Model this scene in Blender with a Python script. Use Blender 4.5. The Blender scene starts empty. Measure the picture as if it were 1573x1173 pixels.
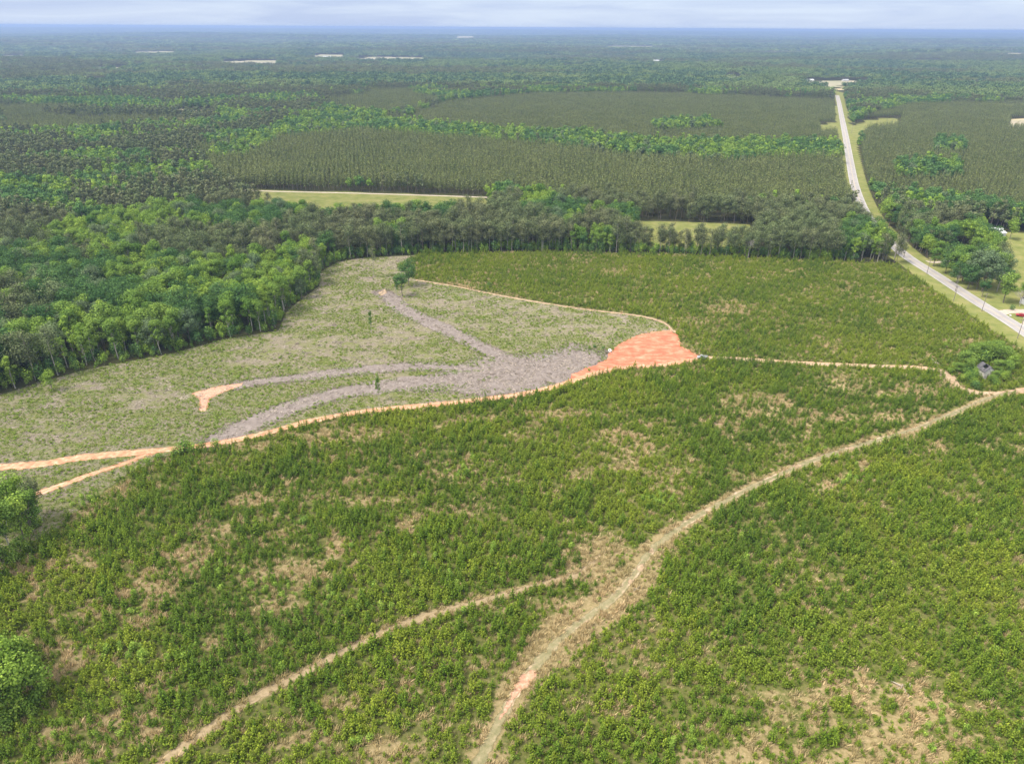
import bpy, math, random
import numpy as np
from mathutils import Matrix, Vector

R = math.radians
scene = bpy.context.scene
col = scene.collection
rng = np.random.default_rng(11)
random.seed(5)

# ------------------------------------------------------------------ camera, sky, sun, exposure
HC = 125.0                                  # flying height of the camera
FPX = 1090.0                                # focal length in photo pixels (photo 1573 x 1173)
cam_d = bpy.data.cameras.new("camera")
cam = bpy.data.objects.new("camera", cam_d)
col.objects.link(cam)
cam_d.sensor_width = 36.0
cam_d.lens = 36.0 * FPX / 1573.0
cam_d.clip_start = 1.0
cam_d.clip_end = 80000.0
CAM_M = Matrix.Rotation(R(90 - 26.52), 4, 'X') @ Matrix.Rotation(R(0.33), 4, 'Z')
cam.matrix_world = Matrix.Translation((0, 0, HC)) @ CAM_M
scene.camera = cam

HAZE_D = 1.12e-4
SUN_EL, SUN_AZ = 58.0, 250.0                # azimuth measured clockwise from +Y
world = bpy.data.worlds.new("World")
scene.world = world
world.use_nodes = True
wn, wl = world.node_tree.nodes, world.node_tree.links
wn.clear()
w_out = wn.new('ShaderNodeOutputWorld')
w_bg = wn.new('ShaderNodeBackground')
w_sky = wn.new('ShaderNodeTexSky')
w_sky.sky_type = 'NISHITA'
w_sky.sun_disc = False
w_sky.sun_elevation = R(SUN_EL)
w_sky.sun_rotation = R(SUN_AZ)
w_sky.air_density = 1.0
w_sky.dust_density = 0.6
w_bg.inputs['Strength'].default_value = 0.10
# thin high cloud: a veil of streaks in the direction of view
w_tc = wn.new('ShaderNodeTexCoord')
w_map = wn.new('ShaderNodeMapping')
w_map.inputs['Scale'].default_value = (2.2, 2.2, 26.0)
w_noi = wn.new('ShaderNodeTexNoise')
w_noi.inputs['Scale'].default_value = 2.1
w_noi.inputs['Detail'].default_value = 6.0
w_noi.inputs['Roughness'].default_value = 0.55
w_noi.inputs['Distortion'].default_value = 0.4
w_ramp = wn.new('ShaderNodeValToRGB')
w_ramp.color_ramp.elements[0].position = 0.36
w_ramp.color_ramp.elements[0].color = (2.7, 3.35, 4.9, 1)
w_ramp.color_ramp.elements[1].position = 0.62
w_ramp.color_ramp.elements[1].color = (3.6, 4.25, 5.4, 1)
w_mix = wn.new('ShaderNodeMixRGB')
w_mix.inputs['Fac'].default_value = 0.88
wl.new(w_tc.outputs['Generated'], w_map.inputs['Vector'])
wl.new(w_map.outputs['Vector'], w_noi.inputs['Vector'])
wl.new(w_noi.outputs['Fac'], w_ramp.inputs['Fac'])
wl.new(w_sky.outputs['Color'], w_mix.inputs[1])
wl.new(w_ramp.outputs['Color'], w_mix.inputs[2])
# an overcast veil is brighter and whiter overhead than at the horizon
w_sep = wn.new('ShaderNodeSeparateXYZ')
w_gr = wn.new('ShaderNodeMapRange')
w_gr.inputs['From Min'].default_value = 0.04
w_gr.inputs['From Max'].default_value = 0.75
w_up = wn.new('ShaderNodeMixRGB')
w_up.inputs[1].default_value = (1, 1, 1, 1)
w_up.inputs[2].default_value = (3.05, 2.5, 1.9, 1)
w_mul = wn.new('ShaderNodeMixRGB')
w_mul.blend_type = 'MULTIPLY'
w_mul.inputs['Fac'].default_value = 1.0
wl.new(w_tc.outputs['Generated'], w_sep.inputs[0])
wl.new(w_sep.outputs['Z'], w_gr.inputs['Value'])
wl.new(w_gr.outputs['Result'], w_up.inputs['Fac'])
wl.new(w_mix.outputs['Color'], w_mul.inputs[1])
wl.new(w_up.outputs['Color'], w_mul.inputs[2])
wl.new(w_mul.outputs['Color'], w_bg.inputs['Color'])
wl.new(w_bg.outputs['Background'], w_out.inputs['Surface'])

sun_d = bpy.data.lights.new("sun", 'SUN')
sun_d.energy = 3.0
sun_d.angle = R(16)
sun_d.color = (1.0, 0.93, 0.82)
sun = bpy.data.objects.new("sun", sun_d)
col.objects.link(sun)
az, el = R(SUN_AZ), R(SUN_EL)
sdir = Vector((math.sin(az) * math.cos(el), math.cos(az) * math.cos(el), math.sin(el)))
sun.rotation_euler = sdir.to_track_quat('Z', 'Y').to_euler()

scene.render.engine = 'CYCLES'
scene.view_settings.view_transform = 'Standard'
scene.view_settings.look = 'None'
scene.view_settings.gamma = 1.0
scene.view_settings.exposure = 0.9
scene.cycles.max_bounces = 4
scene.cycles.diffuse_bounces = 3
scene.cycles.transmission_bounces = 2
scene.cycles.volume_bounces = 1
scene.cycles.use_denoising = True
scene.cycles.denoiser = 'OPENIMAGEDENOISE'
scene.cycles.denoising_input_passes = 'RGB_ALBEDO_NORMAL'

# ------------------------------------------------------------------ helpers
CM = np.array(CAM_M.to_3x3())


def G(px, py, z=0.0):
    """Point of the plane at height z that stands behind pixel (px, py) of the photograph."""
    d = CM @ np.array([(px - 786.5) / FPX, -(py - 586.5) / FPX, -1.0])
    t = (z - HC) / d[2]
    return np.array([d[0] * t, d[1] * t])


def P(x, y, z=0.0):
    """Photo pixel of a world point (arrays allowed)."""
    v = np.stack([np.asarray(x, float), np.asarray(y, float), np.asarray(z, float) - HC + np.zeros_like(np.asarray(x, float))], -1) @ CM
    return 786.5 + FPX * v[..., 0] / -v[..., 2], 586.5 - FPX * v[..., 1] / -v[..., 2], -v[..., 2]


def GP(pts):
    return np.array([G(a, b) for a, b in pts])


def vnoise(x, y, s, seed):
    r = np.random.default_rng(seed).random((256, 256))
    x = np.asarray(x, float) / s + 1000.3
    y = np.asarray(y, float) / s + 1000.7
    xi, yi = np.floor(x).astype(int), np.floor(y).astype(int)
    fx, fy = x - xi, y - yi
    fx, fy = fx * fx * (3 - 2 * fx), fy * fy * (3 - 2 * fy)
    a, b = r[xi % 256, yi % 256], r[(xi + 1) % 256, yi % 256]
    c, d = r[xi % 256, (yi + 1) % 256], r[(xi + 1) % 256, (yi + 1) % 256]
    return (a * (1 - fx) + b * fx) * (1 - fy) + (c * (1 - fx) + d * fx) * fy


def fbm(x, y, s, seed, o=3):
    t, w, a = 0, 0, 1.0
    for i in range(o):
        t = t + a * vnoise(x, y, s / 2 ** i, seed + i * 17)
        w += a
        a *= 0.55
    return t / w


def smooth(e0, e1, v):
    t = np.clip((v - e0) / (e1 - e0), 0, 1)
    return t * t * (3 - 2 * t)


def dist_line(x, y, pts):
    best = np.full(np.shape(x), 1e9)
    for (x0, y0), (x1, y1) in zip(pts[:-1], pts[1:]):
        dx, dy = x1 - x0, y1 - y0
        t = np.clip(((x - x0) * dx + (y - y0) * dy) / (dx * dx + dy * dy + 1e-9), 0, 1)
        best = np.minimum(best, np.hypot(x - x0 - t * dx, y - y0 - t * dy))
    return best


def inside(x, y, poly):
    c = np.zeros(np.shape(x), bool)
    n = len(poly)
    for i in range(n):
        x0, y0 = poly[i]
        x1, y1 = poly[(i + 1) % n]
        cond = ((y0 > y) != (y1 > y)) & (x < (x1 - x0) * (y - y0) / (y1 - y0 + 1e-12) + x0)
        c ^= cond
    return c


def sdist(x, y, poly):
    """Signed distance to a polygon, positive inside."""
    d = dist_line(x, y, np.vstack([poly, poly[:1]]))
    return np.where(inside(x, y, poly), d, -d)


def catmull(pts, step):
    pts = np.asarray(pts, float)
    p = np.vstack([2 * pts[0] - pts[1], pts, 2 * pts[-1] - pts[-2]])
    out = []
    for i in range(1, len(p) - 2):
        n = max(2, int(np.hypot(*(p[i + 1] - p[i])) / step))
        for k in range(n):
            t = k / n
            out.append(0.5 * ((2 * p[i]) + (-p[i - 1] + p[i + 1]) * t + (2 * p[i - 1] - 5 * p[i] + 4 * p[i + 1] - p[i + 2]) * t * t
                              + (-p[i - 1] + 3 * p[i] - 3 * p[i + 1] + p[i + 2]) * t ** 3))
    out.append(p[-2])
    return np.array(out)


def terr(x, y):
    """Height of the land: level round the camera, rolling further out."""
    d = np.hypot(x, y)
    a = smooth(1500, 4200, d)
    h = (fbm(x, y * 1.6, 1900, 3, 3) - 0.5) * 60 * a * (1 - .8 * smooth(9000, 16000, d)) + (fbm(x, y, 6500, 9, 2) - 0.5) * 80 * smooth(4000, 12000, d) * (1 - .8 * smooth(14000, 22000, d))
    return h - 8 * a + 52 * smooth(8000, 24000, d)


def tag(o, label=None, cat=None, group=None, kind=None):
    if label: o['label'] = label
    if cat: o['category'] = cat
    if group: o['group'] = group
    if kind: o['kind'] = kind
    return o


def new_obj(name, me, parent=None, loc=None):
    o = bpy.data.objects.new(name, me)
    col.objects.link(o)
    if parent is not None: o.parent = parent
    if loc is not None: o.location = loc
    return o


def empty(name, loc, rz=0.0, s=(1, 1, 1)):
    o = bpy.data.objects.new(name, None)
    col.objects.link(o)
    o.location, o.rotation_euler, o.scale = loc, (0, 0, rz), s
    o.empty_display_size = 0.5
    return o


# ------------------------------------------------------------------ materials
def mat_new(name):
    m = bpy.data.materials.new(name)
    m.use_nodes = True
    m.node_tree.nodes.clear()
    return m, m.node_tree.nodes, m.node_tree.links


def N(nodes, typ, **kw):
    n = nodes.new(typ)
    for k, v in kw.items():
        if hasattr(n, k): setattr(n, k, v)
        else: n.inputs[k].default_value = v
    return n


def leaf_mat(name, a, b, c=None, trans=0.3, ws=0.035, gain=1.0):
    """Foliage: colour a..b by plant, pushed towards c by a broad noise over the land, tone per leaf clump."""
    m, n, l = mat_new(name)
    oi = N(n, 'ShaderNodeObjectInfo')
    geo = N(n, 'ShaderNodeNewGeometry')
    mix = N(n, 'ShaderNodeMixRGB')
    mix.inputs[1].default_value = (*a, 1)
    mix.inputs[2].default_value = (*b, 1)
    l.new(oi.outputs['Random'], mix.inputs['Fac'])
    noi = N(n, 'ShaderNodeTexNoise')
    noi.inputs['Scale'].default_value = ws
    noi.inputs['Detail'].default_value = 3
    l.new(geo.outputs['Position'], noi.inputs['Vector'])
    mr = N(n, 'ShaderNodeMapRange')
    mr.inputs['From Min'].default_value = 0.4
    mr.inputs['From Max'].default_value = 0.62
    l.new(noi.outputs['Fac'], mr.inputs['Value'])
    m2 = N(n, 'ShaderNodeMixRGB')
    m2.inputs[2].default_value = (*(c or b), 1)
    sc = N(n, 'ShaderNodeMath', operation='MULTIPLY')
    sc.inputs[1].default_value = 0.7 if c else 0.0
    l.new(mr.outputs['Result'], sc.inputs[0])
    l.new(sc.outputs[0], m2.inputs['Fac'])
    l.new(mix.outputs[0], m2.inputs[1])
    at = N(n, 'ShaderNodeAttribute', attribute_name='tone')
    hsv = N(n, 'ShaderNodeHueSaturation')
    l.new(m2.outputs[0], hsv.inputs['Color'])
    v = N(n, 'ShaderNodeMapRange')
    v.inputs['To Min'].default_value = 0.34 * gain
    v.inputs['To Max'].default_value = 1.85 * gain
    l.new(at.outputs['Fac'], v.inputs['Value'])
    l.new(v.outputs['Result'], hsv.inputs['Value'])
    h = N(n, 'ShaderNodeMapRange')
    h.inputs['To Min'].default_value = 0.515
    h.inputs['To Max'].default_value = 0.485
    l.new(at.outputs['Fac'], h.inputs['Value'])
    l.new(h.outputs['Result'], hsv.inputs['Hue'])
    dif = N(n, 'ShaderNodeBsdfDiffuse')
    tr = N(n, 'ShaderNodeBsdfTranslucent')
    ms = N(n, 'ShaderNodeMixShader')
    ms.inputs['Fac'].default_value = trans
    l.new(hsv.outputs[0], dif.inputs['Color'])
    l.new(hsv.outputs[0], tr.inputs['Color'])
    l.new(dif.outputs[0], ms.inputs[1])
    l.new(tr.outputs[0], ms.inputs[2])
    out = N(n, 'ShaderNodeOutputMaterial')
    l.new(ms.outputs[0], out.inputs['Surface'])
    return m


def solid_mat(name, c, rough=0.8, var=0.25, scale=3.0, c2=None, metal=0.0):
    m, n, l = mat_new(name)
    bs = N(n, 'ShaderNodeBsdfPrincipled')
    bs.inputs['Roughness'].default_value = rough
    bs.inputs['Metallic'].default_value = metal
    tc = N(n, 'ShaderNodeTexCoord')
    noi = N(n, 'ShaderNodeTexNoise')
    noi.inputs['Scale'].default_value = scale
    noi.inputs['Detail'].default_value = 5
    l.new(tc.outputs['Object'], noi.inputs['Vector'])
    rp = N(n, 'ShaderNodeValToRGB')
    rp.color_ramp.elements[0].position = 0.3
    rp.color_ramp.elements[1].position = 0.7
    c2 = c2 or tuple(min(1, v * (1 + var)) for v in c)
    rp.color_ramp.elements[0].color = (*[v * (1 - var) for v in c], 1)
    rp.color_ramp.elements[1].color = (*c2, 1)
    l.new(noi.outputs['Fac'], rp.inputs['Fac'])
    l.new(rp.outputs[0], bs.inputs['Base Color'])
    out = N(n, 'ShaderNodeOutputMaterial')
    l.new(bs.outputs[0], out.inputs['Surface'])
    return m


M = {}
M['oak'] = leaf_mat('oak_leaves', (.092, .180, .034), (.150, .245, .046), (.200, .290, .058))
M['oak_dark'] = leaf_mat('dark_oak_leaves', (.068, .145, .044), (.105, .190, .056))
M['lime'] = leaf_mat('fresh_leaves', (.175, .285, .045), (.245, .345, .060), trans=.35)
M['grey_leaf'] = leaf_mat('grey_green_leaves', (.110, .165, .080), (.155, .205, .095))
M['old_pine'] = leaf_mat('old_pine_needles', (.112, .132, .062), (.152, .164, .080), (.120, .165, .066), trans=.15)
M['row_pine'] = leaf_mat('plantation_needles', (.096, .128, .044), (.136, .160, .058), (.150, .175, .062), trans=.2)
M['far_oak'] = leaf_mat('far_leaves', (.115, .185, .062), (.165, .235, .080), (.200, .255, .090), ws=.004)  # far leaf colours are greyed, painting in some of the distance haze
M['far_dark'] = leaf_mat('far_dark_leaves', (.065, .120, .056), (.095, .155, .068), ws=.004)
M['far_light'] = leaf_mat('far_light_leaves', (.190, .275, .080), (.240, .310, .100), ws=.004)
M['sapling'] = leaf_mat('sapling_needles', (.106, .178, .020), (.162, .230, .027), (.078, .142, .021), trans=.3, ws=.02)
M['sapling_y'] = leaf_mat('yellow_green_needles', (.155, .216, .024), (.214, .262, .033), (.128, .194, .026), trans=.3, ws=.02)
M['weed'] = leaf_mat('weed_leaves', (.150, .225, .036), (.225, .285, .056), (.175, .250, .042), trans=.3, ws=.03)
M['straw'] = leaf_mat('dead_grass_blades', (.440, .345, .180), (.540, .430, .240), (.330, .300, .130), trans=.2, ws=.03)
M['slash'] = leaf_mat('logging_slash', (.200, .160, .130), (.380, .335, .280), (.46, .40, .32), trans=0, ws=.1)
M['bark'] = solid_mat('bark', (.17, .14, .115), .9, .35, 2.0)
M['pale_bark'] = solid_mat('pale_bark', (.36, .33, .28), .9, .3, 2.0)
M['dead_wood'] = solid_mat('bare_branches', (.34, .31, .28), .9, .3, 2.0)

# ------------------------------------------------------------------ mesh building
class MB:
    def __init__(s):
        s.v, s.f, s.m, s.t, s.n = [], [], [], [], 0

    def quads(s, V, mat=0, tone=None):
        k = len(V)
        s.v.append(V.reshape(-1, 3))
        s.f.append((np.arange(k * 4).reshape(-1, 4) + s.n))
        s.m.append(np.full(k, mat, int))
        s.t.append(np.full(k, .5) if tone is None else np.asarray(tone, float))
        s.n += k * 4

    def add(s, o, mat_shift=0):
        for v, f, m, t in zip(o.v, o.f, o.m, o.t):
            s.v.append(v); s.f.append(f + s.n); s.m.append(m + mat_shift); s.t.append(t)
        s.n += o.n

    def tube(s, a, b, r0, r1, k=6, mat=0, bend=0.0, segs=1):
        a, b = np.asarray(a, float), np.asarray(b, float)
        d = b - a
        L = np.linalg.norm(d) + 1e-9
        d = d / L
        u = np.cross(d, [0.3, 0.9, 0.2]); u /= np.linalg.norm(u)
        w = np.cross(d, u)
        an = np.arange(k) / k * 2 * math.pi
        ring = lambda c, r: c + r * (np.cos(an)[:, None] * u + np.sin(an)[:, None] * w)
        off = rng.normal(0, 1, 3) * bend
        prev = ring(a, r0)
        for i in range(1, segs + 1):
            t = i / segs
            cur = ring(a + (b - a) * t + off * math.sin(t * math.pi), r0 + (r1 - r0) * t)
            q = np.stack([prev, np.roll(prev, -1, 0), np.roll(cur, -1, 0), cur], 1)
            s.quads(q, mat)
            prev = cur

    def leaves(s, c, nrm, size, mat=0, tone=None, aspect=1.0):
        """One quad per centre c with normal nrm."""
        k = len(c)
        nrm = nrm / (np.linalg.norm(nrm, axis=1, keepdims=True) + 1e-9)
        r = rng.normal(0, 1, (k, 3))
        u = np.cross(nrm, r); u /= np.linalg.norm(u, axis=1, keepdims=True) + 1e-9
        w = np.cross(nrm, u)
        sz = (np.ones(k) * size)[:, None] * rng.uniform(.65, 1.3, (k, 1)) * .5
        asp = rng.uniform(.55, 1.0, (k, 1)) * aspect
        V = np.stack([c - u * sz, c + w * sz * asp, c + u * sz, c - w * sz * asp], 1)
        s.quads(V, mat, tone if tone is not None else rng.random(k))

    def box(s, c, d, mat=0, rz=0.0, taper=1.0):
        x, y, z = [q / 2 for q in d]
        v = np.array([[-x, -y, -z], [x, -y, -z], [x, y, -z], [-x, y, -z], [-x * taper, -y * taper, z], [x * taper, -y * taper, z], [x * taper, y * taper, z], [-x * taper, y * taper, z]])
        cs, sn = math.cos(rz), math.sin(rz)
        v = v @ np.array([[cs, sn, 0], [-sn, cs, 0], [0, 0, 1]]) + np.asarray(c)
        F = [[0, 3, 2, 1], [4, 5, 6, 7], [0, 1, 5, 4], [1, 2, 6, 5], [2, 3, 7, 6], [3, 0, 4, 7]]
        s.quads(v[np.array(F)], mat)

    def mesh(s, name, mats, smooth=False):
        me = bpy.data.meshes.new(name)
        V = np.vstack(s.v).astype(np.float32)
        F = np.vstack(s.f).astype(np.int32)
        me.vertices.add(len(V)); me.vertices.foreach_set('co', V.ravel())
        me.loops.add(F.size); me.loops.foreach_set('vertex_index', F.ravel())
        me.polygons.add(len(F))
        me.polygons.foreach_set('loop_start', np.arange(0, F.size, 4, dtype=np.int32))
        me.polygons.foreach_set('loop_total', np.full(len(F), 4, np.int32))
        me.polygons.foreach_set('material_index', np.concatenate(s.m).astype(np.int32))
        at = me.attributes.new('tone', 'FLOAT', 'FACE')
        at.data.foreach_set('value', np.concatenate(s.t).astype(np.float32))
        for m in mats: me.materials.append(m)
        me.update(calc_edges=True)
        return me


def fib(k):
    i = np.arange(k) + .5
    ph = np.arccos(1 - 2 * i / k)
    th = math.pi * (1 + 5 ** .5) * i
    return np.stack([np.cos(th) * np.sin(ph), np.sin(th) * np.sin(ph), np.cos(ph)], 1)


def lobe(mb, c, r, k, size, squash=.8, up=.35, rough=.32, mat=0, tone_c=.5):
    d = fib(k) + rng.normal(0, .15, (k, 3))
    d /= np.linalg.norm(d, axis=1, keepdims=True)
    rad = r * rng.uniform(.72, 1.08, (k, 1))
    p = c + d * rad * np.array([1, 1, squash])
    nrm = d + rng.normal(0, rough, (k, 3)) + np.array([0, 0, up])
    tone = np.clip(tone_c + rng.normal(0, .22, k), 0, 1)
    mb.leaves(p, nrm, size, mat, tone)


def hardwood(H, W, nl=20, k=150, leaf=.62, base=.16, shape='round'):
    """A broadleaf tree: (trunk, crown). H height, W crown width."""
    tr, cr = MB(), MB()
    tr.tube((0, 0, -.3), (rng.normal(0, .3), rng.normal(0, .3), H * .72), .013 * H, .005 * H, 7, segs=4, bend=.25)
    zc, hz = H * (base + 1) / 2, H * (1 - base) / 2
    cr_pts = []
    for i in range(nl):
        for _ in range(30):
            d = rng.normal(0, 1, 3); d /= np.linalg.norm(d)
            if d[2] > -.75: break
        q = rng.uniform(.35, .78)
        wz = 1.0
        if shape == 'cone': wz = 1.0 - .55 * max(0, d[2])
        if shape == 'wide': q = rng.uniform(.5, .85)
        c = np.array([d[0] * W / 2 * q * wz, d[1] * W / 2 * q * wz, zc + d[2] * hz * q])
        cr_pts.append(c)
        r = W * rng.uniform(.11, .27) * (1.2 if shape != 'cone' else .95)
        lobe(cr, c, r, k, leaf, squash=.75, tone_c=rng.uniform(.35, .65))
        if i % 2 == 0:
            tr.tube((0, 0, H * rng.uniform(base * .9, .6)), c, .006 * H, .002 * H, 5)
    lobe(cr, np.array([0, 0, zc]), W * .3, k, leaf * 1.1, squash=hz / (W * .36), tone_c=.4)
    return tr, cr


def tall_pine(H, W, nl=15, k=75, leaf=.62, base=.44, lean=.0):
    tr, cr = MB(), MB()
    tr.tube((0, 0, -.3), (lean, 0, H * .95), .0095 * H, .003 * H, 7, segs=4, bend=.2)
    for i in range(nl):
        t = (i + rng.random()) / nl
        z = H * (base + (1 - base) * t * .92)
        rr = W / 2 * (math.sin((.18 + .72 * t) * math.pi) ** .8) * rng.uniform(.35, .8)
        a = rng.uniform(0, 6.28)
        c = np.array([math.cos(a) * rr, math.sin(a) * rr, z])
        lobe(cr, c, W * rng.uniform(.21, .30), k, leaf, squash=.72, up=.35, tone_c=rng.uniform(.3, .65))
        tr.tube((0, 0, z - .8), c, .05 + .002 * H, .03, 4)
    lobe(cr, np.array([0, 0, H * .93]), W * .2, k, leaf, squash=.7)
    for i in range(3):
        z = H * rng.uniform(.6 * base, base); a = rng.uniform(0, 6.28)
        tr.tube((0, 0, z), (math.cos(a) * 1.6, math.sin(a) * 1.6, z + .3), .05, .02, 4)
    return tr, cr


def row_pine(H, W, rings=9, k=9, leaf=.55):
    tr, cr = MB(), MB()
    tr.tube((0, 0, -.2), (0, 0, H * .97), .010 * H, .02, 5, segs=2)
    for i in range(rings):
        t = i / (rings - 1)
        z = H * (.34 + .64 * t)
        r = W / 2 * (1 - t) ** .7 + .12
        kk = max(4, int(k * (1.15 - t) * 2))
        a = rng.uniform(0, 6.28, kk)
        q = rng.uniform(.3, 1.05, kk)
        c = np.stack([np.cos(a) * r * q, np.sin(a) * r * q, z + rng.normal(0, H * .02, kk)], 1)
        nr = np.stack([np.cos(a), np.sin(a), np.full(kk, .9)], 1) + rng.normal(0, .45, (kk, 3))
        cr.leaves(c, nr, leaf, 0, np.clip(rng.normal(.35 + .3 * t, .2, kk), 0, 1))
    return tr, cr


def sapling(H, W, rings=7, leaf=.27, dens=10, loose=1.0):
    """Young pine: whorls of upswept needle tufts."""
    mb = MB()
    mb.tube((0, 0, -.1), (rng.normal(0, .05), rng.normal(0, .05), H), .035, .012, 4, mat=1)
    for i in range(rings):
        t = i / (rings - 1)
        z0 = H * (.12 + .80 * t)
        r = W / 2 * ((1 - t) ** .75) + .06
        nb = max(3, int(7 - 3 * t))
        a0 = rng.uniform(0, 6.28)
        for b in range(nb):
            a = a0 + b / nb * 6.28 + rng.normal(0, .25)
            L = r * rng.uniform(.65, 1.15) * loose
            kk = max(2, int(dens * L))
            s = np.linspace(.25, 1, kk)
            c = np.stack([np.cos(a) * L * s, np.sin(a) * L * s, z0 + L * .45 * s ** 1.5], 1) + rng.normal(0, .05, (kk, 3))
            nr = np.stack([np.full(kk, np.cos(a) * .5), np.full(kk, np.sin(a) * .5), np.full(kk, .9)], 1) + rng.normal(0, .55, (kk, 3))
            mb.leaves(c, nr, leaf, 0, np.clip(.02 + .50 * s + .30 * t + rng.normal(0, .14, kk), 0, 1))  # inner and lower needles toned darker: shade inside the sapling put into the colour
    k = 8
    c = np.stack([rng.normal(0, .05, k), rng.normal(0, .05, k), H * rng.uniform(.88, 1.04, k)], 1)
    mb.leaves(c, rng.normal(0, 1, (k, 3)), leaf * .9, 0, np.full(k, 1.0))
    return mb


def bush(H, W, k=90, leaf=.26, nl=4):
    mb = MB()
    for i in range(nl):
        a = rng.uniform(0, 6.28); q = rng.uniform(0, .4) * W / 2
        c = np.array([math.cos(a) * q, math.sin(a) * q, H * rng.uniform(.35, .62)])
        lobe(mb, c, W * rng.uniform(.24, .36), k // nl, leaf, squash=H / W * 1.1, tone_c=rng.uniform(.4, .65))
    for i in range(3):
        a = rng.uniform(0, 6.28)
        mb.tube((0, 0, -.05), (math.cos(a) * W * .15, math.sin(a) * W * .15, H * .55), .03, .015, 4, mat=1)
    return mb


def tuft(H, W, k=40, leaf=.2, flat=.5):
    mb = MB()
    a, q = rng.uniform(0, 6.28, k), np.sqrt(rng.random(k)) * W / 2
    z = H * (1 - (q / (W / 2)) ** 2) * rng.uniform(.35, 1, k)
    c = np.stack([np.cos(a) * q, np.sin(a) * q, z + .04], 1)
    mb.leaves(c, rng.normal(0, .6, (k, 3)) + [0, 0, flat], leaf)
    return mb


def grass_clump(H, W, k=34):
    mb = MB()
    a, q = rng.uniform(0, 6.28, k), np.sqrt(rng.random(k)) * W / 2
    base = np.stack([np.cos(a) * q, np.sin(a) * q, np.zeros(k)], 1)
    b = rng.uniform(0, 6.28, k)
    lean = np.stack([np.cos(b), np.sin(b), np.zeros(k)], 1) * rng.uniform(.1, .7, (k, 1)) * H
    tip = base + lean + np.array([0, 0, 1]) * H * rng.uniform(.5, 1, (k, 1))
    side = np.stack([-np.sin(b + .7), np.cos(b + .7), np.zeros(k)], 1) * .05
    V = np.stack([base - side, base + side, tip + side * .5, tip - side * .5], 1)
    mb.quads(V, 0, rng.random(k))
    return mb


def twigs(W, k=14, L=.8):
    mb = MB()
    a, q = rng.uniform(0, 6.28, k), np.sqrt(rng.random(k)) * W / 2
    c = np.stack([np.cos(a) * q, np.sin(a) * q, rng.uniform(.04, .18, k)], 1)
    for i in range(k):
        b = rng.uniform(0, 6.28); l = L * rng.uniform(.3, 1.2)
        d = np.array([math.cos(b) * l / 2, math.sin(b) * l / 2, rng.normal(0, .06)])
        n0 = mb.n
        mb.tube(c[i] - d, c[i] + d, .05, .03, 3)
        mb.t[-1][:] = rng.random()
    return mb


def clump(n, spread, cw, ch, k, leaf, mat=0, cone=False):
    """A piece of distant canopy: n crowns of width cw and height ch."""
    mb = MB()
    g = int(math.ceil(math.sqrt(n)))
    pts = [((i + .5 + rng.normal(0, .22)) / g - .5, (j + .5 + rng.normal(0, .22)) / g - .5) for i in range(g) for j in range(g)]
    for (x, y) in pts[:n]:
        c = np.array([x * spread, y * spread, ch * rng.uniform(.62, .8)])
        r = cw / 2 * rng.uniform(.8, 1.2)
        d = fib(k) + rng.normal(0, .18, (k, 3))
        d = d[d[:, 2] > -.35]
        p = c + d * r * rng.uniform(.75, 1.08, (len(d), 1)) * np.array([1, 1, .8 if not cone else 1.1])
        tc = rng.uniform(.2, .75)
        mb.leaves(p, d + rng.normal(0, .4, d.shape) + [0, 0, .3], leaf, mat, np.clip(tc + rng.normal(0, .15, len(d)), 0, 1))
    return mb


# ------------------------------------------------------------------ the plan, in photo pixels laid onto the ground
track_c = catmull(GP([(-160, 735), (-60, 723), (0, 717), (60, 713), (130, 702), (230, 693), (300, 686), (350, 678), (420, 662), (480, 646), (560, 632), (640, 624), (720, 616),
                      (800, 606), (860, 592), (905, 576), (960, 564), (1020, 560), (1070, 551)]), 1.0)
track_d = catmull(GP([(1062, 550), (1130, 551), (1200, 556), (1280, 560), (1360, 563), (1425, 566), (1452, 574), (1464, 590), (1500, 603), (1540, 604), (1573, 599), (1660, 583), (1720, 560)]), 1.0)
track_cb = catmull(GP([(235, 694), (190, 712), (140, 728), (75, 752), (0, 775)]), 1.0)
track_a = catmull(GP([(700, 1250), (735, 1173), (765, 1112), (800, 1052), (830, 1014), (880, 964), (938, 922), (982, 872), (1008, 838), (1060, 800), (1130, 761), (1200, 728),
                      (1260, 703), (1330, 681), (1400, 661), (1460, 637), (1520, 611), (1560, 601)]), 1.0)
track_b = catmull(GP([(150, 1250), (250, 1172), (330, 1112), (400, 1066), (470, 1030), (560, 985), (640, 951), (730, 926), (820, 900), (890, 880), (925, 848)]), 1.0)
track_e = catmull(GP([(640, 430), (700, 440), (760, 452), (820, 463), (900, 475), (980, 485), (1018, 495), (1038, 512)]), 1.0)
track_g = catmull(GP([(586, 448), (600, 458), (618, 474), (660, 495), (710, 518), (760, 543), (800, 556), (850, 562)]), 1.0)
track_w = catmull(GP([(880, 560), (780, 572), (700, 580), (600, 592), (530, 602), (460, 621), (400, 645), (350, 667), (325, 680)]), 1.0)
track_u = catmull(GP([(800, 563), (740, 566), (640, 563), (540, 570), (460, 580), (400, 586), (350, 595)]), 1.0)
road_c = catmull(np.vstack([GP([(1900, 760), (1700, 602), (1573, 509), (1500, 463), (1440, 424), (1385, 388), (1342, 345), (1325, 318), (1313, 285), (1306, 250), (1300, 215), (1294, 185), (1288, 155)]),
                            G(1283, 140)[None], G(1272, 128)[None]]), 6.0)
farm_c = catmull(GP([(360, 291), (420, 294), (550, 297), (740, 303), (775, 305)]), 2.0)
drive_c = catmull(GP([(1534, 483), (1546, 479), (1573, 478), (1640, 481)]), 1.0)
drive_2 = catmull(GP([(1574, 480), (1586, 488), (1584, 500), (1570, 504)]), 1.0)
drive_n = catmull(GP([(1421, 400), (1432, 403), (1447, 402), (1470, 398)]), 1.0)

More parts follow.
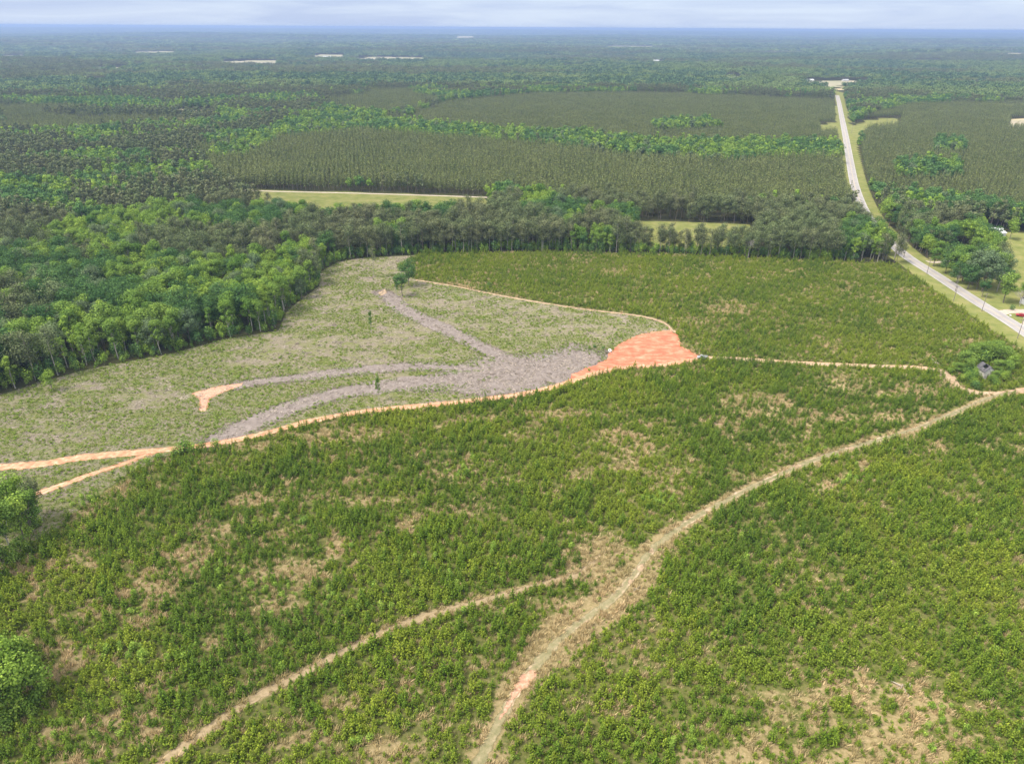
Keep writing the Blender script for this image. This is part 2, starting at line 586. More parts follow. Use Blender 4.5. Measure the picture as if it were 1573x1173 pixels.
pad = GP([(940, 540), (948, 531), (975, 517), (1000, 510), (1030, 508), (1041, 516), (1046, 532), (1075, 548), (1062, 555), (1000, 563), (950, 568), (905, 579), (870, 588), (880, 573), (930, 553)])
mulch = GP([(735, 548), (800, 545), (850, 541), (880, 528), (925, 540), (945, 548), (935, 556), (900, 572), (860, 592), (800, 604), (740, 606), (690, 600), (640, 600), (660, 585), (760, 570), (700, 566)])
red_patch = GP([(293, 604), (330, 594), (375, 587), (372, 592), (340, 604), (322, 612), (318, 632), (306, 632), (306, 612)])
clearcut = GP([(-200, 640), (0, 607), (60, 588), (130, 568), (200, 555), (270, 542), (340, 522), (400, 512), (428, 508), (440, 480), (455, 466), (490, 440), (492, 418), (520, 402), (560, 396), (640, 392),
               (638, 430), (700, 441), (760, 453), (820, 464), (900, 476), (980, 486), (1018, 496), (1038, 514), (1040, 560), (960, 564), (905, 577), (860, 593), (800, 607), (720, 617), (640, 625),
               (560, 633), (480, 648), (420, 664), (350, 680), (300, 690), (255, 700), (200, 725), (130, 775), (60, 835), (-60, 900), (-260, 800)])
plant1 = GP([(-400, 1000), (-60, 900), (60, 835), (130, 775), (200, 725), (255, 700), (300, 690), (350, 680), (420, 664), (480, 648), (560, 633), (640, 625), (720, 617), (800, 607), (860, 593),
             (905, 577), (960, 564), (1070, 552), (1130, 552), (1280, 561), (1360, 564), (1450, 574), (1464, 592), (1500, 604), (1573, 600), (1720, 575), (2600, 700), (2800, 1500), (-800, 1500)])
plant2 = GP([(638, 430), (610, 410), (640, 392), (700, 389), (850, 387), (1000, 390), (1150, 396), (1300, 402), (1378, 406), (1440, 450), (1500, 492), (1573, 541), (1640, 585), (1573, 600), (1500, 604),
             (1464, 592), (1450, 574), (1360, 564), (1280, 561), (1130, 552), (1070, 548), (1046, 532), (1038, 512), (1018, 494), (980, 484), (900, 474), (820, 462), (760, 451), (700, 439)])
field1 = GP([(372, 292), (450, 293), (600, 297), (742, 303), (752, 312), (750, 342), (600, 346), (500, 344), (430, 335), (385, 320)])
field2 = GP([(972, 339), (1060, 341), (1152, 345), (1160, 381), (1060, 384), (978, 380)])
pasture = GP([(1498, 352), (1540, 356), (1640, 362), (1760, 420), (1760, 520), (1620, 470), (1563, 470), (1520, 455), (1545, 425), (1525, 395)])
yard = GP([(1425, 392), (1490, 372), (1500, 385), (1545, 440), (1700, 470), (1900, 700), (1700, 600), (1573, 507), (1500, 457), (1440, 418)])
verge_n = GP([(1380, 404), (1440, 449), (1500, 491), (1573, 540), (1640, 584), (1740, 640), (1760, 640), (1573, 511), (1500, 465), (1440, 426), (1386, 390)])
verge_f = GP([(1302, 178), (1305, 196), (1330, 184), (1384, 181), (1384, 196), (1332, 203), (1318, 220), (1318, 245), (1304, 240)])
verge_l = GP([(1256, 191), (1286, 189), (1287, 203), (1262, 206)])
pine1 = GP([(348, 296), (300, 240), (420, 212), (560, 209), (800, 232), (960, 248), (1290, 253), (1312, 310), (1318, 332), (1180, 330), (1000, 330), (900, 320), (780, 303), (560, 293)])
pine2 = GP([(590, 200), (690, 160), (820, 148), (1000, 146), (1282, 158), (1302, 228), (1000, 226), (900, 214), (760, 207)])
pine3 = GP([(500, 158), (600, 144), (690, 158), (600, 184), (520, 176)])
pine4 = GP([(1322, 250), (1322, 185), (1395, 166), (1573, 163), (1760, 165), (1760, 350), (1573, 335), (1540, 332), (1480, 318), (1350, 308), (1328, 280)])
belt1 = GP([(560, 186), (640, 196), (760, 207), (900, 214), (1000, 226), (1302, 228), (1308, 253), (1290, 254), (1100, 259), (960, 250), (840, 233), (700, 224), (560, 211)])
belt2 = GP([(300, 255), (420, 205), (500, 176), (600, 182), (580, 208), (430, 222), (385, 252)])
spot1, spot2 = GP([(1432, 225), (1478, 225), (1480, 243), (1432, 243)]), GP([(1375, 262), (1470, 258), (1476, 282), (1380, 284)])
spot3 = GP([(1000, 196), (1090, 192), (1110, 200), (1010, 208)])
clear_far = [GP(p) for p in ([(1232, 126), (1330, 124), (1345, 131), (1300, 138), (1230, 136)], [(272, 170), (332, 169), (334, 184), (274, 184)], [(338, 91), (430, 90), (425, 102), (340, 102)],
                             [(548, 84), (652, 84), (652, 93), (548, 93)], [(1110, 117), (1140, 116), (1140, 128), (1110, 128)], [(1552, 183), (1590, 181), (1600, 200), (1548, 200)],
                             [(480, 82), (530, 82), (530, 90), (480, 90)], [(0, 81), (40, 80), (40, 88), (0, 88)], [(130, 122), (165, 121), (165, 131), (130, 131)],
                             [(740, 90), (775, 89), (775, 97), (740, 97)], [(1000, 89), (1022, 89), (1022, 96), (1000, 96)], [(85, 83), (120, 83), (118, 89), (86, 89)], [(700, 58), (730, 58), (730, 62), (700, 62)],
                             [(150, 104), (200, 103), (200, 110), (150, 110)], [(1070, 93), (1092, 93), (1092, 99), (1070, 99)], [(1535, 83), (1580, 83), (1580, 88), (1535, 88)], [(205, 76), (270, 76), (268, 80), (206, 80)], [(860, 100), (900, 100), (898, 105), (862, 105)], [(1400, 92), (1450, 91), (1448, 96), (1402, 96)],
                             [(300, 103), (330, 103), (330, 108), (300, 108)], [(620, 104), (665, 103), (664, 108), (622, 109)], [(1180, 78), (1240, 78), (1238, 81), (1182, 81)], [(60, 112), (100, 112), (98, 118), (62, 118)],
                             [(930, 70), (1010, 70), (1008, 73), (932, 73)], [(380, 66), (440, 66), (440, 69), (380, 69)], [(1480, 128), (1530, 128), (1528, 134), (1482, 134)], [(660, 73), (720, 73), (718, 76), (662, 76)])]
# bare and grassy openings among the saplings: px x, y, half width, half height, strength
bare = [(1290, 590, 55, 20, 1), (1215, 600, 30, 8, .7), (890, 735, 26, 7, .9), (1110, 650, 30, 8, .7), (1020, 752, 30, 14, .8), (560, 668, 46, 12, .9), (640, 700, 60, 12, .6), (430, 930, 48, 20, .8),
        (385, 890, 30, 14, .8), (850, 636, 80, 6, .8), (915, 860, 70, 40, .95), (560, 770, 90, 10, .7), (700, 780, 60, 10, .6), (320, 825, 40, 30, .5), (140, 940, 50, 20, .6), (880, 800, 40, 8, .6),
        (1270, 750, 26, 14, .8), (1140, 815, 30, 12, .5), (960, 1010, 60, 40, .5), (1250, 890, 60, 20, .5), (1400, 1055, 26, 8, .7), (1215, 1020, 26, 30, .6), (1130, 1050, 22, 10, .7), (700, 1050, 60, 40, .4),
        (860, 930, 60, 14, .7), (1060, 540, 20, 10, .6), (1120, 475, 40, 10, .7), (1080, 495, 40, 10, .6), (700, 440, 40, 8, .7), (760, 455, 30, 8, .6), (1405, 600, 40, 14, .8), (1370, 640, 60, 10, .7),
        (1290, 640, 40, 10, .7), (1440, 690, 20, 12, .8), (1000, 650, 60, 8, .4), (1180, 690, 40, 8, .5), (780, 720, 40, 8, .5), (150, 1110, 100, 30, .4), (60, 1000, 60, 20, .3), (1480, 760, 40, 20, .4),
        (400, 800, 60, 10, .5), (480, 1110, 50, 16, .4), (930, 1090, 60, 24, .5), (1450, 1130, 50, 10, .4), (1320, 960, 34, 16, .5), (1140, 620, 14, 6, .9), (1230, 560, 60, 8, .3), (900, 400, 10, 8, .3)]
dense = [(980, 780, 120, 30), (1110, 700, 120, 22), (1400, 620, 70, 12), (1200, 590, 90, 14), (700, 860, 150, 30), (640, 985, 130, 40), (740, 1080, 120, 50), (1100, 960, 150, 60), (1050, 1080, 120, 40),
         (1400, 960, 120, 60), (820, 700, 140, 26), (600, 690, 60, 18), (1330, 820, 160, 30), (300, 730, 120, 20), (1500, 640, 60, 30)]


def spots(x, y, lst, with_s=True):
    px, py, zc = P(x, y)
    t = np.zeros(np.shape(x))
    for s in lst:
        q = ((px - s[0]) / s[2]) ** 2 + ((py - s[1]) / s[3]) ** 2
        t = np.maximum(t, np.where(zc > 0, np.exp(-q * .9), 0) * (s[4] if with_s else 1))
    return t


def openness(x, y):
    """0 where saplings close up, 1 where the ground lies bare between them."""
    u_, v_ = x * .80 + y * .60, -x * .60 + y * .80          # bands run the way the rows were planted
    n = fbm(u_ * .45, v_, 12, 41, 4) * .42 + fbm(x, y * 1.3, 5, 77, 3) * .40 + fbm(x, y, 38, 12, 2) * .18
    o = smooth(.46, .68, n) * np.where(inside(x, y, plant2), .45, .76)
    o = np.maximum(o, spots(x, y, bare))
    o = o * (1 - .8 * spots(x, y, dense, False))
    d = dist_line(x, y, track_a)
    wA = .5 + 3.8 * smooth(38, 6, np.abs(y - G(900, 940)[1])) + 1.2 * fbm(x, y, 12, 5, 2)
    o = np.maximum(o, smooth(wA + 2.2, wA - .6, d))
    d = dist_line(x, y, track_b)
    return np.maximum(o, smooth(2.2, .6, d + 1.4 * (fbm(x, y, 6, 15, 2) - .5)))


def tracks_near(x, y):
    d = np.minimum(dist_line(x, y, track_c[::4]), dist_line(x, y, track_d[::4]))
    return np.minimum(d, dist_line(x, y, track_e[::4]))


# ------------------------------------------------------------------ ground: one sheet out to the horizon
def axis(lo, hi, step, far_lo, far_hi, g=1.09):
    c = list(np.arange(lo, hi + .01, step))
    s, v, up = step, hi, []
    while v < far_hi:
        s *= g; v += s; up.append(v)
    s, v, dn = step, lo, []
    while v > far_lo:
        s *= g; v -= s; dn.append(v)
    return np.array(dn[::-1] + c + up)


def ground_attrs(x, y):
    A = {}
    sc = sdist(x, y, clearcut)
    A['clearcut'] = smooth(-2.5, 2.5, sc)
    A['plant'] = np.maximum(smooth(-2, 2, sdist(x, y, plant1)), smooth(-2, 2, sdist(x, y, plant2)))
    A['open'] = openness(x, y) * A['plant']
    clay = smooth(-4, 3, sdist(x, y, pad))
    clay = np.maximum(clay, smooth(3.2, .8, dist_line(x, y, track_c[::4])) * .7)
    clay = np.maximum(clay, smooth(4.4, .4, dist_line(x, y, track_cb[::4])) * .6)
    clay = np.maximum(clay, smooth(-1.2, 1.0, sdist(x, y, red_patch)))
    A['clay'] = clay
    mu = smooth(-8, 5, sdist(x, y, mulch))
    for t, w in ((track_g, 3), (track_w, 4), (track_u, 2.5)):
        mu = np.maximum(mu, smooth(w + 5, w - 1, dist_line(x, y, t[::4])))
    A['mulch'] = mu
    sand = np.maximum(smooth(3.0, .7, dist_line(x, y, track_d[::4])), smooth(2.0, .3, dist_line(x, y, track_e[::4])) * .7)
    A['sand'] = sand
    rd = dist_line(x, y, road_c)
    lawn = smooth(12.5, 9.5, rd)
    for f in (field1, field2, pasture, yard, verge_n, verge_f, verge_l):
        lawn = np.maximum(lawn, smooth(-2, 2, sdist(x, y, f)))
    A['lawn'] = lawn
    far = np.zeros(np.shape(x))
    for f in clear_far:
        far = np.maximum(far, smooth(-12, 4, sdist(x, y, f)))
    A['field'] = far
    return A


xs = axis(-240, 430, 1.6, -34000, 34000)
ys = axis(50, 520, 1.6, -1500, 42000, 1.05)
X, Y = np.meshgrid(xs, ys)
nx, ny = len(xs), len(ys)
x, y = X.ravel(), Y.ravel()
z = terr(x, y)
gme = bpy.data.meshes.new('ground')
gme.vertices.add(nx * ny)
gme.vertices.foreach_set('co', np.stack([x, y, z], 1).astype(np.float32).ravel())
i = (np.arange(ny - 1)[:, None] * nx + np.arange(nx - 1)[None]).ravel()
F = np.stack([i, i + 1, i + nx + 1, i + nx], 1).astype(np.int32)
gme.loops.add(F.size); gme.loops.foreach_set('vertex_index', F.ravel())
gme.polygons.add(len(F))
gme.polygons.foreach_set('loop_start', np.arange(0, F.size, 4, dtype=np.int32))
gme.polygons.foreach_set('loop_total', np.full(len(F), 4, np.int32))
gme.polygons.foreach_set('use_smooth', np.ones(len(F), bool))
near = (np.hypot(x, y) < 4500)
A = {k: np.zeros(len(x)) for k in ('clearcut', 'plant', 'open', 'clay', 'mulch', 'sand', 'lawn', 'field')}
for k, v in ground_attrs(x[near], y[near]).items():
    A[k][near] = v
for k, v in A.items():
    gme.attributes.new(k, 'FLOAT', 'POINT').data.foreach_set('value', v.astype(np.float32))
gme.update(calc_edges=True)


def ground_mat():
    m, n, l = mat_new('ground')
    geo = N(n, 'ShaderNodeNewGeometry')

    def noise(s, d=5, r=.6, st=None):
        t = N(n, 'ShaderNodeTexNoise')
        t.inputs['Scale'].default_value = s
        t.inputs['Detail'].default_value = d
        t.inputs['Roughness'].default_value = r
        if st:
            mp = N(n, 'ShaderNodeMapping'); mp.inputs['Scale'].default_value = st
            l.new(geo.outputs['Position'], mp.inputs['Vector']); l.new(mp.outputs[0], t.inputs['Vector'])
        else:
            l.new(geo.outputs['Position'], t.inputs['Vector'])
        return t.outputs['Fac']

    def ramp(fac, *stops):
        r = N(n, 'ShaderNodeValToRGB')
        e = r.color_ramp.elements
        while len(e) < len(stops): e.new(.5)
        for q, (p, c) in zip(e, stops): q.position = p; q.color = (*[v * .76 for v in c], 1)
        l.new(fac, r.inputs['Fac'])
        return r.outputs[0]

    def mask(attr, nf, k=.9, lo=.4, hi=.6):
        a = N(n, 'ShaderNodeAttribute', attribute_name=attr)
        s = N(n, 'ShaderNodeMath', operation='SUBTRACT'); l.new(nf, s.inputs[0]); s.inputs[1].default_value = .5
        q = N(n, 'ShaderNodeMath', operation='MULTIPLY_ADD'); l.new(s.outputs[0], q.inputs[0]); q.inputs[1].default_value = k
        l.new(a.outputs['Fac'], q.inputs[2])
        r = N(n, 'ShaderNodeMapRange', interpolation_type='SMOOTHSTEP')
        r.inputs['From Min'].default_value = lo; r.inputs['From Max'].default_value = hi
        l.new(q.outputs[0], r.inputs['Value'])
        return r.outputs['Result']

    def mix(f, a, b):
        x_ = N(n, 'ShaderNodeMixRGB'); l.new(f, x_.inputs['Fac']); l.new(a, x_.inputs[1]); l.new(b, x_.inputs[2])
        return x_.outputs[0]
    fine, mid, big = noise(1.3, 6, .7), noise(.28, 6, .65), noise(.03, 5, .6)
    blotch = noise(.55, 4, .6)
    floor_ = ramp(mid, (.3, (.050, .055, .024)), (.5, (.075, .080, .034)), (.7, (.11, .09, .05)))
    plant_g = ramp(fine, (.28, (.085, .100, .028)), (.45, (.14, .155, .044)), (.6, (.20, .195, .07)), (.75, (.30, .25, .12)))
    tan = ramp(fine, (.25, (.19, .185, .065)), (.42, (.30, .245, .115)), (.6, (.42, .33, .18)), (.8, (.56, .43, .26)))
    cut_a = ramp(fine, (.3, (.19, .16, .11)), (.5, (.30, .255, .185)), (.7, (.45, .395, .305)))
    cut_b = ramp(fine, (.3, (.14, .165, .05)), (.5, (.22, .235, .085)), (.7, (.34, .305, .165)))
    f_cut = N(n, 'ShaderNodeMapRange'); f_cut.inputs['From Min'].default_value = .42; f_cut.inputs['From Max'].default_value = .60
    l.new(noise(.12, 6, .72, (1, 1.6, 1)), f_cut.inputs['Value'])
    cut = mix(f_cut.outputs['Result'], cut_a, cut_b)
    streak = noise(.9, 5, .7, (1.0, .35, 1))
    mul = ramp(streak, (.25, (.13, .105, .085)), (.5, (.215, .175, .15)), (.68, (.29, .245, .21)), (.85, (.42, .37, .32)))
    clay = ramp(noise(.35, 6, .7, (.5, 1.2, 1)), (.3, (.44, .19, .10)), (.5, (.55, .30, .17)), (.7, (.66, .46, .30)))
    sand = ramp(fine, (.3, (.50, .31, .17)), (.55, (.64, .44, .28)), (.8, (.74, .56, .40)))
    lawn = ramp(noise(.10, 6, .7), (.3, (.15, .185, .05)), (.5, (.235, .25, .08)), (.7, (.34, .30, .13)))
    field = ramp(noise(.02, 5, .6), (.35, (.30, .32, .13)), (.5, (.48, .42, .24)), (.65, (.66, .50, .36)))
    c = floor_
    c = mix(mask('plant', blotch), c, plant_g)
    c = mix(mask('open', blotch, 1.0, .35, .6), c, tan)
    c = mix(mask('clearcut', blotch, .5), c, cut)
    c = mix(mask('mulch', blotch, 1.1, .35, .65), c, mul)
    c = mix(mask('sand', blotch, .9), c, sand)
    c = mix(mask('clay', blotch, 1.0, .4, .6), c, clay)
    c = mix(mask('lawn', blotch, .4), c, lawn)
    c = mix(mask('field', mid, .1), c, field)
    bs = N(n, 'ShaderNodeBsdfDiffuse')
    bs.inputs['Roughness'].default_value = 1
    bmp = N(n, 'ShaderNodeBump'); bmp.inputs['Strength'].default_value = .5; bmp.inputs['Distance'].default_value = .25
    l.new(fine, bmp.inputs['Height'])
    l.new(bmp.outputs[0], bs.inputs['Normal'])
    l.new(c, bs.inputs['Color'])
    out = N(n, 'ShaderNodeOutputMaterial')
    l.new(bs.outputs[0], out.inputs['Surface'])
    return m


M['ground'] = ground_mat()
gme.materials.append(M['ground'])
tag(new_obj('ground', gme), kind='structure')


# ------------------------------------------------------------------ tracks, roads, the clay pad
def surf_mat(name, stops, scale=.8, st=(1, 1, 1), rut=None, ragged=None):
    m, n, l = mat_new(name)
    geo = N(n, 'ShaderNodeNewGeometry')
    mp = N(n, 'ShaderNodeMapping'); mp.inputs['Scale'].default_value = st
    l.new(geo.outputs['Position'], mp.inputs['Vector'])
    t = N(n, 'ShaderNodeTexNoise'); t.inputs['Scale'].default_value = scale; t.inputs['Detail'].default_value = 7; t.inputs['Roughness'].default_value = .68
    l.new(mp.outputs[0], t.inputs['Vector'])
    fac = t.outputs['Fac']
    if rut:
        at = N(n, 'ShaderNodeAttribute', attribute_name='across')
        ab = N(n, 'ShaderNodeMath', operation='ABSOLUTE'); l.new(at.outputs['Fac'], ab.inputs[0])
        sb = N(n, 'ShaderNodeMath', operation='SUBTRACT'); l.new(ab.outputs[0], sb.inputs[0]); sb.inputs[1].default_value = rut[0]
        a2 = N(n, 'ShaderNodeMath', operation='ABSOLUTE'); l.new(sb.outputs[0], a2.inputs[0])
        r = N(n, 'ShaderNodeMapRange'); r.inputs['From Min'].default_value = rut[1]; r.inputs['From Max'].default_value = 0; r.inputs['To Max'].default_value = rut[2]
        l.new(a2.outputs[0], r.inputs['Value'])
        t2 = N(n, 'ShaderNodeTexNoise'); t2.inputs['Scale'].default_value = .09; t2.inputs['Detail'].default_value = 3
        l.new(geo.outputs['Position'], t2.inputs['Vector'])
        r2 = N(n, 'ShaderNodeMapRange'); r2.inputs['From Min'].default_value = .42; r2.inputs['From Max'].default_value = .6; l.new(t2.outputs['Fac'], r2.inputs['Value'])
        mu = N(n, 'ShaderNodeMath', operation='MULTIPLY'); l.new(r.outputs['Result'], mu.inputs[0]); l.new(r2.outputs['Result'], mu.inputs[1])
        ad = N(n, 'ShaderNodeMath', operation='ADD'); l.new(fac, ad.inputs[0]); l.new(mu.outputs[0], ad.inputs[1])
        fac = ad.outputs[0]
    if ragged:
        ea = N(n, 'ShaderNodeAttribute', attribute_name='edge')
        tn = N(n, 'ShaderNodeTexNoise'); tn.inputs['Scale'].default_value = ragged[1]; tn.inputs['Detail'].default_value = 6; tn.inputs['Roughness'].default_value = .7
        l.new(geo.outputs['Position'], tn.inputs['Vector'])
        ma = N(n, 'ShaderNodeMath', operation='MULTIPLY_ADD'); l.new(tn.outputs['Fac'], ma.inputs[0]); ma.inputs[1].default_value = -ragged[0] * 2; l.new(ea.outputs['Fac'], ma.inputs[2])
        mc = N(n, 'ShaderNodeMapRange'); mc.inputs['From Min'].default_value = -ragged[0] * 1.0 - .05 + ragged[2]; mc.inputs['From Max'].default_value = -ragged[0] * 1.0 + .25 + ragged[2]
        l.new(ma.outputs[0], mc.inputs['Value'])
        alpha = mc.outputs['Result']
    rp = N(n, 'ShaderNodeValToRGB')
    e = rp.color_ramp.elements
    while len(e) < len(stops): e.new(.5)
    for q, (p, c) in zip(e, stops): q.position = p; q.color = (*[v * .74 for v in c], 1)
    l.new(fac, rp.inputs['Fac'])
    bs = N(n, 'ShaderNodeBsdfPrincipled'); bs.inputs['Roughness'].default_value = .9
    l.new(rp.outputs[0], bs.inputs['Base Color'])
    if ragged: l.new(alpha, bs.inputs['Alpha'])
    out = N(n, 'ShaderNodeOutputMaterial'); l.new(bs.outputs[0], out.inputs['Surface'])
    return m


def ribbon(name, line, w, z, mat, ragged=.5, taper=True, across=4, wvar=0.0, zf=None):
    line = np.asarray(line)
    d = np.gradient(line, axis=0)
    d /= np.linalg.norm(d, axis=1, keepdims=True) + 1e-9
    nrm = np.stack([-d[:, 1], d[:, 0]], 1)
    k = len(line)
    s = np.cumsum(np.r_[0, np.hypot(*np.diff(line, axis=0).T)])
    hw = np.full(k, w / 2) * (1 + wvar * (vnoise(s, s * 0, 14, sum(map(ord, name)) % 97 + 3) - .5) * 2)
    if taper:
        hw *= np.clip(np.minimum(np.arange(k), np.arange(k)[::-1]) / 3 + .15, 0, 1)
    jl = (rng.random(k) - .5) * ragged * 2; jr = (rng.random(k) - .5) * ragged * 2
    V, U = [], []
    for j in range(across + 1):
        t = j / across * 2 - 1
        e = jl if j == 0 else (jr if j == across else 0)
        off = t * hw + e * (1 if abs(t) == 1 else 0)
        p = line + nrm * off[:, None]
        zz = np.full(k, z) if zf is None else zf(p[:, 0], p[:, 1]) + z
        V.append(np.column_stack([p, zz])); U.append(t * hw)
    V = np.stack(V, 1); U = np.stack(U, 1)
    idx = np.arange(k * (across + 1)).reshape(k, across + 1)
    F = np.stack([idx[:-1, :-1], idx[:-1, 1:], idx[1:, 1:], idx[1:, :-1]], -1).reshape(-1, 4)[:, ::-1]
    me = bpy.data.meshes.new(name)
    me.from_pydata(V.reshape(-1, 3).tolist(), [], F.tolist())
    me.attributes.new('across', 'FLOAT', 'POINT').data.foreach_set('value', U.ravel().astype(np.float32))
    me.attributes.new('edge', 'FLOAT', 'POINT').data.foreach_set('value', (hw[:, None] - np.abs(U)).ravel().astype(np.float32))
    me.materials.append(mat)
    o = new_obj(name, me)
    tag(o, kind='structure')
    return o


def sheet(name, poly, z, mat, step=.8, out=2.0):
    """A patch of ground surface over a polygon: fine cells that carry their distance to its edge."""
    x0, y0 = poly.min(0) - out; x1, y1 = poly.max(0) + out
    xs_, ys_ = np.arange(x0, x1, step), np.arange(y0, y1, step)
    X_, Y_ = np.meshgrid(xs_, ys_)
    sd = sdist(X_, Y_, poly)
    ii, jj = np.where((sd[:-1, :-1] > -out) & (sd[1:, 1:] > -out))
    w = len(xs_)
    F = np.stack([ii * w + jj, ii * w + jj + 1, (ii + 1) * w + jj + 1, (ii + 1) * w + jj], 1)
    used, inv = np.unique(F, return_inverse=True)
    F = inv.reshape(F.shape)
    me = bpy.data.meshes.new(name)
    me.from_pydata([(a, b, z) for a, b in zip(X_.ravel()[used], Y_.ravel()[used])], [], F.tolist())
    me.attributes.new('edge', 'FLOAT', 'POINT').data.foreach_set('value', sd.ravel()[used].astype(np.float32))
    me.materials.append(mat)
    return tag(new_obj(name, me), kind='structure')


M['clay'] = surf_mat('red_clay', [(.28, (.42, .11, .05)), (.42, (.54, .16, .08)), (.52, (.63, .22, .115)), (.63, (.70, .33, .20)), (.75, (.76, .52, .37))], 0.30, (.75, 1.15, 1), ragged=(3.6, .25, .1))
M['clay_spot'] = surf_mat('small_red_clay', [(.3, (.44, .20, .12)), (.5, (.58, .33, .21)), (.68, (.70, .50, .36))], 1.2, ragged=(1.1, .8, .3))
M['clay_track'] = surf_mat('orange_track', [(.3, (.42, .17, .085)), (.46, (.57, .27, .145)), (.58, (.66, .38, .22)), (.72, (.76, .54, .37))], .5, (1, 1, 1), rut=(.9, .6, .14), ragged=(1.3, .35, .25))
M['sand_track'] = surf_mat('sandy_track', [(.3, (.28, .21, .11)), (.48, (.44, .31, .19)), (.62, (.58, .43, .28)), (.8, (.74, .58, .42))], .5, (1, 1, 1), rut=(.9, .6, .16), ragged=(.9, .5, .2))
M['grass_track'] = surf_mat('grassy_track', [(.3, (.17, .17, .07)), (.46, (.25, .225, .105)), (.60, (.33, .28, .15)), (.72, (.50, .37, .23)), (.84, (.78, .56, .40))], .7, (1, 1, 1), rut=(.8, .45, .24), ragged=(1.0, .45, .15))
M['straw_track'] = surf_mat('straw_track', [(.3, (.24, .19, .09)), (.5, (.36, .27, .15)), (.7, (.46, .35, .21))], .9, ragged=(.8, .5, .1))
M['mulch'] = surf_mat('bark_mulch', [(.25, (.14, .11, .09)), (.42, (.215, .175, .15)), (.55, (.265, .22, .19)), (.68, (.34, .285, .25)), (.82, (.52, .45, .40))], .8, (.8, .40, 1), ragged=(3.4, .2, 0))
M['asphalt'] = surf_mat('old_asphalt', [(.3, (.34, .315, .30)), (.5, (.41, .38, .36)), (.7, (.48, .445, .42))], .35, (1, .25, 1), rut=(1.7, .8, -.10))
M['gravel'] = surf_mat('pale_gravel', [(.3, (.44, .36, .27)), (.5, (.56, .47, .37)), (.7, (.68, .60, .50))], .8, ragged=(.6, .6, .1))
M['field'] = surf_mat('pale_field', [(.35, (.26, .27, .12)), (.5, (.36, .33, .19)), (.65, (.50, .42, .30))], .012)
M['paint_y'] = solid_mat('worn_yellow_paint', (.50, .40, .18), .8, .2, .5)
M['paint_w'] = solid_mat('worn_white_paint', (.60, .60, .56), .8, .2, .5)

sheet('mulch_ground', mulch, .012, M['mulch'], 1.0, 4)
ribbon('mulch_track', track_g, 9, .018, M['mulch_t'] if 'mulch_t' in M else M['mulch'], .5, wvar=.25)
ribbon('mulch_track', track_w, 11, .022, M['mulch'], .6, wvar=.3)
ribbon('mulch_track', track_u, 7.0, .026, M['mulch'], .5, wvar=.4)
sheet('clay_ground', pad, .032, M['clay'], .8, 3)
sheet('clay_ground', red_patch, .03, M['clay_spot'], .5, 1.5)
ribbon('clay_track', track_cb, 2.4, .036, M['clay_track'], .3, wvar=.5)
ribbon('dirt_track', track_e, 1.9, .036, M['sand_track'], .25, wvar=.4)
ribbon('clay_track', track_c, 3.9, .042, M['clay_track'], .3, wvar=.3)
ribbon('dirt_track', track_d, 2.6, .048, M['sand_track'], .3, wvar=.4)
ribbon('grassy_track', track_b, 2.4, .03, M['straw_track'], .3, wvar=.35)
ribbon('grassy_track', track_a, 2.5, .054, M['grass_track'], .3, wvar=.3)
sheet('bare_soil', GP([(757, 1117), (782, 1068), (790, 1040), (815, 1026), (831, 1029), (822, 1050), (800, 1065), (778, 1098)]), .062, M['clay_spot'], .3, 1.0)
sheet('bare_soil', GP([(1425, 566), (1450, 566), (1466, 575), (1476, 592), (1500, 601), (1488, 607), (1464, 600), (1448, 585)]), .058, M['sand_track'], .5, 1.5)
sheet('bare_soil', GP([(580, 449), (592, 443), (596, 450), (584, 455)]), .03, M['sand_track'], .5, 1.0)
for q_, (a_, b_, wa, wb) in enumerate([(985, 872, 9, 7), (1000, 845, 6, 5), (1090, 783, 10, 4), (1225, 715, 9, 3), (1305, 688, 10, 3), (968, 893, 5, 6), (885, 735, 16, 3), (1108, 650, 14, 3), (1385, 1052, 12, 4), (1412, 1052, 4, 4), (1215, 1012, 5, 4), (1120, 1047, 8, 3), (1285, 643, 12, 3)]):
    an_ = np.linspace(0, 2 * math.pi, 13)[:-1]
    sheet('bare_soil', GP([(a_ + wa * math.cos(t), b_ + wb * math.sin(t)) for t in an_]), .066 + q_ * .001, M['sand_track'], .35, .8)
ribbon('farm_road', farm_c, 3.6, .05, M['gravel'], .3)
ribbon('gravel_drive', drive_c, 5.5, .07, M['gravel'], .3)
ribbon('gravel_drive', drive_2, 8, .075, M['gravel'], .3)
ribbon('gravel_drive', drive_n, 3.5, .07, M['gravel'], .2)


def far_field(poly):
    """A pale field far off, following the lie of the land."""
    x0, y0 = poly.min(0); x1, y1 = poly.max(0)
    X_, Y_ = np.meshgrid(np.linspace(x0, x1, 40), np.linspace(y0, y1, 24))
    sd = sdist(X_, Y_, poly) + (fbm(X_, Y_, 90, 61, 3) - .62) * 130
    ii, jj = np.where(sd[:-1, :-1] > 0)
    F = np.stack([ii * 40 + jj, ii * 40 + jj + 1, (ii + 1) * 40 + jj + 1, (ii + 1) * 40 + jj], 1)
    if not len(F): return
    used, inv = np.unique(F, return_inverse=True)
    xx, yy = X_.ravel()[used], Y_.ravel()[used]
    me = bpy.data.meshes.new('field')
    me.from_pydata(list(zip(xx.tolist(), yy.tolist(), (terr(xx, yy) + 1.2 + np.hypot(xx, yy) * .0006).tolist())), [], inv.reshape(F.shape).tolist())
    me.materials.append(M['field'])
    tag(new_obj('field', me), kind='structure')


for p_ in clear_far: far_field(p_)
ribbon('road', road_c, 7.6, .10, M['asphalt'], .06, taper=False)


def offset_line(line, o):
    d = np.gradient(np.asarray(line), axis=0); d /= np.linalg.norm(d, axis=1, keepdims=True)
    return line + np.stack([-d[:, 1], d[:, 0]], 1) * o


